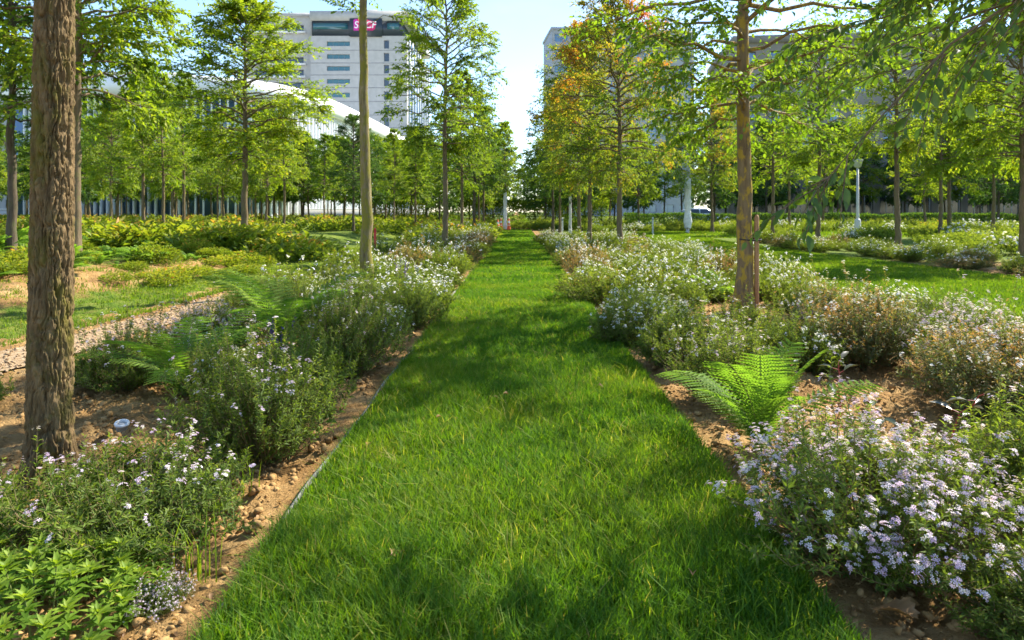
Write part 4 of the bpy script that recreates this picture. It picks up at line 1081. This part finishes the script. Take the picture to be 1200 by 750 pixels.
    def hedge(label, x0, x1, y, h, w, mat, n):
        Lf = MB(); p = np.stack([g.uniform(x0, x1, n), y + g.uniform(-w / 2, w / 2, n), h * (1 - g.uniform(0, 1, n) ** 2.2)], 1)
        p[:, 2] += (fbm(p[:, 0] * .7, p[:, 1], seed=17) - .5) * .35; p[:, 2] = np.maximum(p[:, 2], .02) + .1
        d = g.normal(0, 1, (n, 3)); d[:, 2] = np.abs(d[:, 2]); sz = .17 * g.uniform(.6, 1.2, n)
        Lf.tmpl(LEAF4[0], LEAF4[1], p, frames(d, g.normal(0, 1, (n, 3))), np.stack([sz * .55, sz, sz], 1), g.uniform(0, 1, n))
        tag(link('hedge', Lf.mesh('hedge', M[mat])), label, 'hedge')
    hedge('long dark green hedge between the right lawns and the street', 9, 48, 57, 1.05, 1.0, 'leaf_deep', 26000)
    hedge('green hedge closing the lawn end below the far trees', -14, 8.8, 64, 2.3, 1.6, 'leaf_tree', 30000)


# ================================================================== SMALL THINGS
def build_small():
    # steel edging, both sides
    for sgn, nm in ((-1, 'left'), (1, 'right')):
        mb = MB(); ys = np.linspace(-8, 52, 200); wv = .012 * np.sin(ys * 1.1 + sgn) + .007 * np.sin(ys * 3.1)
        x0 = sgn * (LAWN_W + .004) + wv; zt = .018 + .010 * np.sin(ys * 2.3) + .006 * np.sin(ys * 6.1); w = .004
        V = np.stack([np.stack([x0 - w, ys, 0 * ys - .05], 1), np.stack([x0 - w, ys, zt], 1), np.stack([x0 + w, ys, zt], 1), np.stack([x0 + w, ys, 0 * ys - .05], 1)], 1).reshape(-1, 3)
        i = np.arange(199)[:, None] * 4; Fq = np.concatenate([np.stack([i[:, 0] + a, i[:, 0] + a + 1, i[:, 0] + a + 5, i[:, 0] + a + 4], 1) for a in (0, 1, 2)])
        tag(link('lawn_edging', mb.add(V, Fq).mesh('lawn_edging', M['steel'])), f'thin grey steel edging strip along the {nm} side of the lawn path', 'edging', 'lawn edgings')
    # irrigation cap
    t = thing('pipe_cap', 'round white plastic pipe cap lying on the soil right of the furrowed trunk', 'cap', (-2.57, 4.45, hz1(-2.57, 4.45) - .02)); t.rotation_euler = (R(14), R(8), 0); t.scale = (.7, .7, .7)
    mb = MB().lathe([(.05, -.06), (.05, .025), (.062, .03), (.066, .045), (.06, .055), (.045, .055), (.042, .035)], 28, cap=False)
    link('collar', mb.mesh('collar', M['white_plastic'], True), t)
    link('mesh_disc', MB().lathe([(.0415, .03), (.03, .038), (.012, .04)], 24).mesh('mesh_disc', M['rail_grey']), t)
    # stake with strap
    t = thing('tree_stake', 'thin orange-brown wooden stake strapped to the lichen-spotted trunk', 'stake', (3.345, 9.5, hz1(3.345, 9.5)))
    mb = MB().lathe([(.032, -.2), (.034, .7), (.033, 1.32), (.02, 1.36)], 10); link('post', mb.mesh('stake_post', M['wood'], True), t)
    mb = MB(); a = np.linspace(0, 2 * np.pi, 26)
    P = np.stack([-.08 + .15 * np.cos(a), .03 + .14 * np.sin(a), 1.02 + .01 * np.sin(a)], 1)[None]
    tubes(mb, P, np.full((1, 26), .009), 5); link('strap', mb.mesh('stake_strap', M['tyre']), t)
    # red marker stake
    t = thing('marker_stake', 'short red painted stake standing in the grass right of the mossy trunk', 'stake', (-4.55, 22, hz1(-4.55, 22)))
    link('post', MB().box(-.035, .035, -.02, .02, -.1, .82).mesh('marker_post', M['red_paint']), t)
    link('cap', MB().add([(-.04, -.025, .82), (.04, -.025, .82), (.04, .025, .82), (-.04, .025, .82), (0, 0, .9)], [(0, 1, 4), (1, 2, 4), (2, 3, 4), (3, 0, 4)]).mesh('marker_cap', M['red_paint']), t)
    # cones
    me_b = MB().box(-.2, .2, -.2, .2, 0, .035); me_b.box(-.17, .17, -.17, .17, .035, .05); bm_ = me_b.mesh('cone_base', M['cone_orange'])
    prof = lambda z: .14 - (.14 - .03) * (z - .05) / .75
    seg = lambda a, b, e=0: [(prof(z) + e, z) for z in (a, b)]
    body = MB().lathe([(.145, .05), (prof(.8), .8), (.015, .805)], 20).mesh('cone_body', M['cone_orange'], False)
    s1 = MB().lathe(seg(.22, .38, .003), 20, cap=False).mesh('cone_stripe', M['cone_white']); s2 = MB().lathe(seg(.5, .64, .003), 20, cap=False).mesh('cone_stripe', M['cone_white'])
    for x, y, lb in ((-1.22, 45.5, 'orange and white traffic cone standing clear at the left of the lawn end'), (-1.12, 50.2, 'orange and white traffic cone left behind the white-wrapped trunk'), (-.55, 50.2, 'orange and white traffic cone just right of the white-wrapped trunk')):
        place([('base', bm_), ('body', body), ('stripe', s1), ('stripe', s2)], 'traffic_cone', lb, 'traffic cone', (x, y, hz1(x, y)), .3, 1.12, 'traffic cones at the lawn end')
    # white marker posts
    po = MB().lathe([(.05, -.1), (.05, 1.0), (.04, 1.06)], 10).mesh('marker_post_shaft', M['lamp_white']); ring = MB().lathe([(.055, .85), (.055, .95)], 10, cap=False).mesh('marker_post_ring', M['glass_blue'])
    for x, y, lb in ((2.9, 43, 'short white post with blue ring left of the white birch in the right row'), (8.5, 42.5, 'short white post with blue ring at the far edge of the side lawn'), (13.6, 42, 'short white post with blue ring right of the wrapped birch')):
        place([('shaft', po), ('ring', ring)], 'marker_post', lb, 'post', (x, y, hz1(x, y)), 0, 1, 'white marker posts')
    # street lamps
    t = thing('street_lamp', 'slender white lamp post with a small lantern head beyond the side lawn', 'street lamp', (19.5, 39, hz1(19.5, 39)))
    link('base', MB().lathe([(.17, -.1), (.17, .9), (.12, 1.0)], 14).mesh('lamp_base', M['lamp_white'], True), t)
    link('pole', MB().lathe([(.085, 1.0), (.06, 3.9)], 12).mesh('lamp_pole', M['lamp_white'], True), t)
    link('lamp_head', MB().lathe([(.06, 3.9), (.2, 4.0), (.26, 4.3), (.3, 4.36), (.05, 4.48)], 14).mesh('lamp_head', M['lamp_white'], True), t)
    # fallen leaves
    g = np.random.default_rng(6)
    out = [(0, 0), (.10, .05), (.22, .02), (.2, .14), (.36, .16), (.33, .27), (.5, .3), (.4, .42), (.3, .46), (.42, .6), (.27, .66), (.2, .8), (.1, .86), (0, 1)]
    pts = [(-a, b) for a, b in out[::-1][1:-1]]; outline = out + pts
    for x, y, z, s, lb in ((-.47, 2.62, .075, .075, 'curled tan leaf fallen on the lawn near the bottom'), (1.33, 2.26, .05, .15, 'large brown lobed leaf under the lilac-flowered shrub'), (1.46, 2.2, .04, .13, 'smaller brown lobed leaf beside the large one under the shrub'),
                           (-.83, 3.9, .08, .05, 'small orange leaf fallen on the grass left of centre'), (.62, 5.2, .08, .05, 'small yellow leaf fallen on the grass near the right edging')):
        V = np.array([(a * s, b * s, .25 * s * abs(a) + .12 * s * math.sin(b * 5)) for a, b in outline] + [(0, .5 * s, 0)]); n = len(outline)
        me = MB().add(V, [(i, (i + 1) % n, n) for i in range(n)], g.uniform(.2, 1)).mesh('fallen_leaf', M['dry_leaf'])
        o = tag(link('fallen_leaf', me, None, (x, y, z), g.uniform(0, 6)), lb, 'leaf', 'fallen leaves'); o.rotation_euler = (g.uniform(-.3, .5), g.uniform(-.3, .3), g.uniform(0, 6))
    for k in range(18):
        s = g.uniform(.026, .045); x, y = g.uniform(-.9, .95), 2.4 + 6.5 * g.uniform() ** 1.5
        me = MB().add(np.array([(a * s, b * s, .5 * s * abs(a) + .2 * s * math.sin(b * 4)) for a, b in [(0, 0), (.3, .25), (.34, .55), (0, 1), (-.34, .55), (-.3, .25)]] + [(0, .5 * s, 0)]),
                      [(i, (i + 1) % 6, 6) for i in range(6)], g.uniform(.2, 1)).mesh('fallen_leaf', M['dry_leaf'])
        o = tag(link('fallen_leaf', me, None, (x, y, g.uniform(.06, .085))), 'tiny dry leaf caught in the grass of the lawn path, one of many', 'leaf', 'tiny leaves on the lawn'); o.rotation_euler = (g.uniform(-.6, .6), g.uniform(-.5, .5), g.uniform(0, 6))
    # crumpled wrapper
    n = 12; u = np.linspace(-.5, .5, n); X, Y = np.meshgrid(u, u); Z = fbm(X * 5, Y * 5, seed=3) * .16
    i = np.arange(n - 1)[:, None] * n; j = np.arange(n - 1)[None]
    me = MB().add(np.stack([X.ravel() * .3, Y.ravel() * .18, Z.ravel() * .6], 1), np.stack([i + j, i + j + 1, i + n + j + 1, i + n + j], 2).reshape(-1, 4)).mesh('wrapper', M['wrapper'])
    tag(link('wrapper', me, None, (2.8, 9.0, hz1(2.8, 9.0) + .02), .4), 'crumpled red and blue wrapper on the soil by the staked trunk', 'litter')
    build_car()


def build_car():
    t = thing('parked_car', 'pale blue-grey car parked on the street beyond the wrapped birch', 'car', (16.6, 61, .2), 0)
    prof = [(-2.1, .35), (-2.15, .75), (-1.95, .95), (-1.2, 1.02), (1.05, 1.02), (1.95, .9), (2.15, .7), (2.15, .35)]
    cab = [(-1.85, 1.0), (-1.55, 1.42), (-.5, 1.52), (.35, 1.46), (1.15, 1.0)]

    def extr(mb, pr, w0, w1):
        n = len(pr); zmax = max(p[1] for p in pr); zmin = min(p[1] for p in pr)
        wf = lambda z: w0 + (w1 - w0) * (z - zmin) / (zmax - zmin)
        V = [(x, -wf(z), z) for x, z in pr] + [(x, wf(z), z) for x, z in pr]
        mb.add(V, [(i, (i + 1) % n, n + (i + 1) % n, n + i) for i in range(n)])
        for o_, rev in ((0, 1), (n, 0)):
            f = np.arange(n) + o_ + mb.n - 2 * n; f = f[::-1] if rev else f
            mb.L.append(f); mb.T.append(np.array([n])); mb.M.append(np.array([0]))
        return mb
    link('body', extr(MB(), prof, .88, .86).mesh('car_body', M['car_paint']), t)
    ro = link('roof', extr(MB(), cab, .82, .62).mesh('car_roof', M['car_paint']), t)
    for a, b in (((-1.5, 1.06, -.45, 1.4)), ((-.35, 1.06, .55, 1.4))) if False else (((-1.5, -.45), None), ((-.35, .65), None)):
        mb = MB()
        for sg in (-1, 1):
            y0 = sg * (.80); y1 = sg * (.665)
            mb.add([(a[0], y0, 1.07), (a[1], y0, 1.07), (a[1] - (.35 if a[1] > 0 else 0), y1, 1.42), (a[0] + (.2 if a[0] < -1 else 0), y1, 1.42)], [(0, 1, 2, 3)])
        link('side_window', mb.mesh('car_window', M['glass_dark']), t)
    ty = MB().lathe([(.2, -.1), (.3, -.1), (.32, -.06), (.32, .06), (.3, .1), (.2, .1)], 22, cap=False).mesh('tyre', M['tyre'])
    ri = MB().lathe([(.2, -.09), (.2, .07), (.08, .05), (.03, .08)], 16).mesh('rim', M['alloy'])
    for x in (-1.3, 1.3):
        for y in (-.82, .82):
            w = link('wheel', ty, t, (x, y, .32)); w.rotation_euler = (R(90 if y < 0 else -90), 0, 0); link('rim', ri, w)
    for y in (-.6, .6):
        link('headlight', MB().box(2.1, 2.17, y - .15, y + .15, .65, .78).mesh('headlight', M['lamp_white']), t)


# ================================================================== BUILDINGS
def facade(mb, O, U, Nn, W, H, holes, depth=.3):
    """wall plane with real openings and reveals; O lower left corner, U along, Nn outward"""
    O = np.array(O, float); U = np.array(U, float); Nn = np.array(Nn, float); Z = np.array([0, 0, 1.0])
    us = sorted({0, W, *[h[0] for h in holes], *[h[1] for h in holes]}); vs = sorted({0, H, *[h[2] for h in holes], *[h[3] for h in holes]})
    for a, b in zip(us[:-1], us[1:]):
        run = None
        for c, d in zip(vs[:-1], vs[1:]):
            um, vm = (a + b) / 2, (c + d) / 2
            if any(h[0] < um < h[1] and h[2] < vm < h[3] for h in holes): continue
            mb.add([O + U * a + Z * c, O + U * b + Z * c, O + U * b + Z * d, O + U * a + Z * d], [(0, 1, 2, 3)])
    for a, b, c, d in holes:
        P = [O + U * a + Z * c, O + U * b + Z * c, O + U * b + Z * d, O + U * a + Z * d]; Q = [p - Nn * depth for p in P]
        for i in range(4): mb.add([P[i], P[(i + 1) % 4], Q[(i + 1) % 4], Q[i]], [(0, 1, 2, 3)])


def pane(parent, O, U, Nn, h, depth, mat, mull=0, name='window', fmat='concrete_dk'):
    O = np.array(O, float); U = np.array(U, float); Nn = np.array(Nn, float); Z = np.array([0, 0, 1.0]); a, b, c, d = h
    e = depth - .02
    f = MB()                     # frame and mullions as bars
    def bar(u0, u1, v0, v1, t=.06):
        P = [O + U * u + Z * v - Nn * (e - w) for w in (0, t) for u, v in ((u0, v0), (u1, v0), (u1, v1), (u0, v1))]
        f.add(P, [(0, 1, 2, 3), (4, 5, 6, 7), (0, 1, 5, 4), (1, 2, 6, 5), (2, 3, 7, 6), (3, 0, 4, 7)])
    w = .07
    bar(a, b, c, c + w); bar(a, b, d - w, d); bar(a, a + w, c + w, d - w); bar(b - w, b, c + w, d - w)
    for k in range(mull):
        u = a + (b - a) * (k + 1) / (mull + 1); bar(u - .03, u + .03, c + w, d - w, .05)
    o = link(name, f.mesh('window_frame', M[fmat]), parent)
    g = MB().add([O + U * u + Z * v - Nn * (e + .004) for u, v in ((a, c), (b, c), (b, d), (a, d))], [(0, 1, 2, 3)])
    link('pane', g.mesh('window_pane', M[mat]), o)


def text_mesh(s, size, mat, depth=.08, bold=.02):
    cu = bpy.data.curves.new('lettering', 'FONT'); cu.body = s; cu.size = size; cu.extrude = depth; cu.offset = bold; cu.align_x = 'CENTER'; cu.align_y = 'CENTER'; cu.shear = .15
    o = bpy.data.objects.new('lettering', cu); COL.objects.link(o)
    dg = bpy.context.evaluated_depsgraph_get(); me = bpy.data.meshes.new_from_object(o.evaluated_get(dg))
    bpy.data.objects.remove(o); me.materials.clear(); me.materials.append(M[mat]); return me


def build_buildings():
    # ---- office tower
    D = 190.0
    wx = lambda p: (p - 605) / F_PX * D
    wz = lambda y: CAM_H + (248 - y) / F_PX * D
    x0, x1 = wx(364), wx(477); xs_ = wx(448)
    t = thing('office_tower', 'tall pale grey office tower with dark top band and pink sign, above the left trees', 'building', (0, 0, 0))
    mb = MB(); U = (1, 0, 0); Nn = (0, -1, 0); H = wz(42); Wd = x1 - x0
    hol = []; rows = [46, 61, 75, 90, 106, 122, 137, 152, 167, 182, 197]
    for i, r in enumerate(rows):
        z1, z0 = wz(r + 2.5), wz(r + 8); hol.append((wx(383) - x0, wx(410) - x0, z0, z1, 1))
    for i, r in enumerate(rows):
        z1, z0 = wz(r + 1), wz(r + 11); hol.append((wx(450) - x0, wx(456) - x0, z0, z1, 0))
    O = (x0, D, 0); facade(mb, O, U, Nn, Wd, H, [h[:4] for h in hol], .5)
    # right side, back, roof of the main block
    LB = 48
    mb.add([(x1, D, 0), (x1, D + LB, 0), (x1, D + LB, H), (x1, D, H)], [(0, 1, 2, 3)]); mb.add([(x0, D + LB, 0), (x0, D, 0), (x0, D, H), (x0, D + LB, H)], [(0, 1, 2, 3)])
    mb.add([(x1, D + LB, 0), (x0, D + LB, 0), (x0, D + LB, H), (x1, D + LB, H)], [(0, 1, 2, 3)])
    link('wall', mb.mesh('tower_wall', M['concrete']), t)
    for h in hol: pane(t, O, U, Nn, h[:4], .5, 'glass_teal' if h[4] else 'glass_dark', 3 if h[4] else 0)
    for r in rows:
        link('floor_joint', MB().box(x0 + .02, x1 - .02, D - .03, D + .05, wz(r + 13.2), wz(r + 12.5)).mesh('floor_joint', M['concrete_dk']), t)
    # dark top storey with glazing, parapet
    zt0, zt1 = wz(42), wz(24)
    link('top_storey', MB().box(x0 + .3, x1 - 1.5, D + .25, D + LB, H, zt1).mesh('top_storey', M['dark_band']), t)
    for a, b in ((365, 409), (452, 476)):
        link('top_window', MB().box(wx(a) + .4, wx(b) - (.4 if b < 450 else 2), D + .15, D + .35, wz(34), wz(27)).mesh('top_window', M['glass_teal']), t)
    link('parapet', MB().box(x0 - .2, x1 + .25, D - .25, D + LB + .2, zt1, wz(13)).mesh('parapet', M['concrete']), t)
    link('roof_unit', MB().box(wx(410), wx(440), D + 2, D + 14, wz(13), wz(9)).mesh('roof_unit', M['concrete']), t)
    # glazed right flank under the eave
    link('glass_flank', MB().box(x1, x1 + .12, D + 2.5, D + LB - 1, wz(225), zt0).mesh('glass_flank', M['glass_blue']), t)
    for k in range(9):
        link('flank_rib', MB().box(x1 + .1, x1 + .5, D + 3 + k * 5.2, D + 3.3 + k * 5.2, wz(225), zt0).mesh('flank_rib', M['white_clad']), t)
    # sign
    sp = link('sign_panel', MB().box(wx(410), xs_, D - .45, D - .05, zt0 - .3, wz(22)).mesh('sign_panel', M['dark_band']), t)
    sx0, sx1, sz0, sz1 = wx(415), wx(441.5), wz(36.5), wz(23); ch = (sx1 - sx0)
    out = [(0, 0), (.84, 0), (.93, .12), (1.0, .62), (.97, .74), (.5, 1.0), (.08, 1.0), (0, .93)]
    V = [(sx0 + u * ch, D - .62 + w, sz0 + v * (sz1 - sz0)) for w in (0, .15) for u, v in out]; n = len(out)
    m = MB().add(V, [(i, (i + 1) % n, n + (i + 1) % n, n + i) for i in range(n)])
    m.L.append(np.arange(n)); m.T.append(np.array([n])); m.M.append(np.array([0]))
    # left end of the badge is more magenta: the badge's own two-tone print
    q = link('logo_badge', m.mesh('logo_badge', M['pink']), sp)
    m2 = MB().add([(sx0 + u * ch, D - .625, sz0 + v * (sz1 - sz0)) for u, v in ((0, .0), (.2, .0), (.16, 1.0), (.08, 1.0), (0, .93))], [(0, 1, 2, 3, 4)])
    link('badge_end', m2.mesh('badge_end', M['magenta']), sp)
    tm = text_mesh('SNCF', 2.7, 'letter'); o = link('lettering', tm, sp, ((sx0 + sx1) / 2, D - .68, (sz0 + sz1) / 2 - .1)); o.rotation_euler = (R(90), 0, 0); o.scale = (.92, 1, 1)
    # set-back left wing with balcony slabs
    xa = wx(285); D2 = D + 3
    mb = MB(); hw = []; rws = [24, 46, 62, 77, 92, 107, 122, 137, 152]
    for r in rws: hw.append((2.0, wx(352) - xa, wz(r + 10), wz(r + 2)))
    facade(mb, (xa, D2, 0), U, Nn, x0 - xa - .6, wz(16), hw, 1.0)
    mb.add([(xa, D2 + 30, 0), (xa, D2, 0), (xa, D2, wz(16)), (xa, D2 + 30, wz(16))], [(0, 1, 2, 3)])
    link('wing_wall', mb.mesh('wing_wall', M['concrete']), t)
    link('wing_roof', MB().box(xa - .4, x0 - .7, D2 - .5, D2 + 30, wz(16), wz(12)).mesh('wing_roof', M['concrete']), t)
    link('roof_stair', MB().box(wx(322), wx(362), D2 + 3, D2 + 14, wz(12), wz(9)).mesh('roof_stair', M['concrete']), t)
    for h, r in zip(hw, rws):
        pane(t, (xa, D2, 0), U, Nn, h, 1.0, 'glass_dark', 6)
        link('balcony', MB().box(xa - .3, wx(355), D2 - 1.1, D2 - .01, wz(r + 12), wz(r + 10)).mesh('balcony', M['white_clad']), t)
    # ---- low curved building with white eave and fins
    t = thing('curved_building', 'low white curved building with vertical fins, before the office tower', 'building', (0, 0, 0))
    a = np.linspace(0, 1, 40)
    kn = np.array([(-75, 101), (-60, 96.5), (-49, 94), (-41, 95.5), (-36, 99.5), (-33, 107), (-31.3, 121), (-30.3, 140), (-29.4, 160), (-29.2, 184)])
    kt = np.concatenate([[0], np.cumsum(np.hypot(*np.diff(kn, axis=0).T))]); kt /= kt[-1]
    cx = np.interp(a, kt, kn[:, 0]); cy = np.interp(a, kt, kn[:, 1])
    for _ in range(3): cx[1:-1] = (cx[:-2] + 2 * cx[1:-1] + cx[2:]) / 4; cy[1:-1] = (cy[:-2] + 2 * cy[1:-1] + cy[2:]) / 4
    HT = 20.2 + 0 * a
    def band(z0, z1, off0, off1, name, mat, close=True):
        tx, ty = np.gradient(cx), np.gradient(cy); l = np.hypot(tx, ty); nx, ny = ty / l, -tx / l
        V = np.stack([np.stack([cx + nx * off0, cy + ny * off0, z0 + 0 * cx], 1), np.stack([cx + nx * off1, cy + ny * off1, z0 + 0 * cx], 1),
                      np.stack([cx + nx * off1, cy + ny * off1, z1 + 0 * cx], 1), np.stack([cx + nx * off0, cy + ny * off0, z1 + 0 * cx], 1)], 1).reshape(-1, 3)
        i = np.arange(39) * 4; Fq = np.concatenate([np.stack([i + p, i + 4 + p, i + 4 + (p + 1) % 4, i + (p + 1) % 4], 1) for p in range(4)])
        m = MB().add(V, Fq); 
        return link(name, m.mesh(name, M[mat]), t), nx, ny
    band(0, HT - 2.6, -.9, -.3, 'glass_wall', 'glass_blue')
    _, nx, ny = band(HT - 2.6, HT, -1.2, 1.1, 'eave', 'white_clad')
    band(HT * 0 + 8.4, HT * 0 + 9.2, -.28, .1, 'spandrel', 'white_clad')
    rv = [(-75, 184, HT[0] - .4)] + [(cx[i], cy[i], HT[i] - .4) for i in range(40)]
    m = MB(); V = np.array(rv); m.V.append(V); m.A.append(np.full(41, .5)); m.L.append(np.arange(41)); m.T.append(np.array([41])); m.M.append(np.array([0])); m.n = 41
    link('roof', m.mesh('curved_roof', M['white_clad']), t)
    for i in range(1, 40):
        for fr in (0, .33, .67):
            if i + fr > 39: continue
            X = np.interp(i + fr, range(40), cx); Y = np.interp(i + fr, range(40), cy); NX = np.interp(i + fr, range(40), nx); NY = np.interp(i + fr, range(40), ny); h = np.interp(i + fr, range(40), HT) - 2.62
            p = [(X + NX * o_ - NY * w, Y + NY * o_ + NX * w) for o_, w in ((-.25, -.1), (.35, -.1), (.35, .1), (-.25, .1))]
            V = [(*q, 0) for q in p] + [(*q, h) for q in p]
            link('fin', MB().add(V, [(0, 1, 5, 4), (1, 2, 6, 5), (2, 3, 7, 6), (3, 0, 4, 7)]).mesh('fin', M['white_clad']), t)

    # ---- plain slab buildings with window grids
    def block(name, label, O, U, W, H, rows, cols, mat, glass, depth_dir, ww=.6, wh=.5, ground=None, deep=18, parapet=.8):
        t = thing(name, label, 'building', (0, 0, 0)); O = np.array(O, float); U = nrm(np.array(U, float)[None])[0]; Nn = np.array([U[1], -U[0], 0])
        mb = MB(); hol = []; fh = (H - (ground or 0)) / rows; cw = W / cols
        for r in range(rows):
            for c in range(cols):
                hol.append((c * cw + cw * (1 - ww) / 2, c * cw + cw * (1 + ww) / 2, (ground or 0) + r * fh + fh * .25, (ground or 0) + r * fh + fh * (.25 + wh)))
        gh = []
        if ground:
            gc = cols
            for c in range(gc): gh.append((c * cw + cw * .12, c * cw + cw * .88, .3, ground - .6))
        facade(mb, O, U, Nn, W, H, hol + gh, .35)
        B = O - Nn * deep; E = O + U * W; Z = np.array([0, 0, H])
        mb.add([E, E - Nn * deep, E - Nn * deep + Z, E + Z], [(0, 1, 2, 3)]); mb.add([B, O, O + Z, B + Z], [(0, 1, 2, 3)]); mb.add([E - Nn * deep, B, B + Z, E - Nn * deep + Z], [(0, 1, 2, 3)])
        link('wall', mb.mesh(name + '_wall', M[mat]), t)
        pv = [O + Nn * .3 - U * .3, E + Nn * .3 + U * .3, E - Nn * (deep + .3) + U * .3, B - Nn * .3 - U * .3]
        V = [p + Z for p in pv] + [p + Z + np.array([0, 0, parapet]) for p in pv]
        link('roof', MB().add(V, [(3, 2, 1, 0), (4, 5, 6, 7), (0, 1, 5, 4), (1, 2, 6, 5), (2, 3, 7, 6), (3, 0, 4, 7)]).mesh(name + '_roof', M[mat]), t)
        for h in hol: pane(t, O, U, Nn, h, .35, glass, 1)
        for h in gh: pane(t, O, U, Nn, h, .35, 'glass_dark', 2, 'shop_window', 'white_clad')
        return t
    block('street_building', 'large beige stone building with rows of windows behind the upper right trees', (25, 78, .1), (1, -.12, 0), 52, 20.5, 5, 17, 'beige_stone', 'glass_blue', None, .5, .45, ground=4.2)
    block('grey_tower', 'blue-grey high-rise half hidden behind the orange-topped trees', (wx(648) * 1.05, 205, 0), (1, .1, 0), 44, 56, 12, 8, 'grey_stone', 'glass_blue', None, .7, .5)
    block('distant_block', 'small hazy blue-grey block seen between the left row trunks', ((553 - 605) / F_PX * 260, 260, 0), (1, 0, 0), 12, 26, 7, 3, 'grey_stone', 'glass_blue', None, .6, .5)
    block('left_building', 'pale building glimpsed through the leaves at the upper left edge', (-98, 118, 0), (1, .05, 0), 40, 25, 6, 9, 'concrete', 'glass_dark', None, .6, .5, ground=4)
    # low boundary walls
    t = thing('boundary_wall', 'long low pale grey wall behind the left grove', 'wall', (0, 0, 0))
    link('panel', MB().box(-110, -16, 107, 107.3, .25, 1.7).mesh('wall_panel', M['rail_grey']), t)
    link('coping', MB().box(-110.1, -15.9, 106.9, 107.4, 1.7, 1.85).mesh('wall_coping', M['white_clad']), t)


build_world(); build_camera(); build_ground(); build_grass(); build_clods()
trees = build_trees(); build_plants(trees); build_small(); build_buildings()

sc.render.engine = 'CYCLES'
cy = sc.cycles
cy.max_bounces = 8; cy.diffuse_bounces = 4; cy.glossy_bounces = 3; cy.transmission_bounces = 5; cy.transparent_max_bounces = 4
cy.use_adaptive_sampling = True; cy.adaptive_threshold = .015
cy.use_denoising = True; cy.denoiser = 'OPENIMAGEDENOISE'
cy.sample_clamp_indirect = 6
cy.use_persistent_data = False
vs = sc.view_settings; vs.view_transform = 'Standard'; vs.look = 'None'; vs.exposure = 2.3; vs.gamma = 1; vs.use_curve_mapping = False
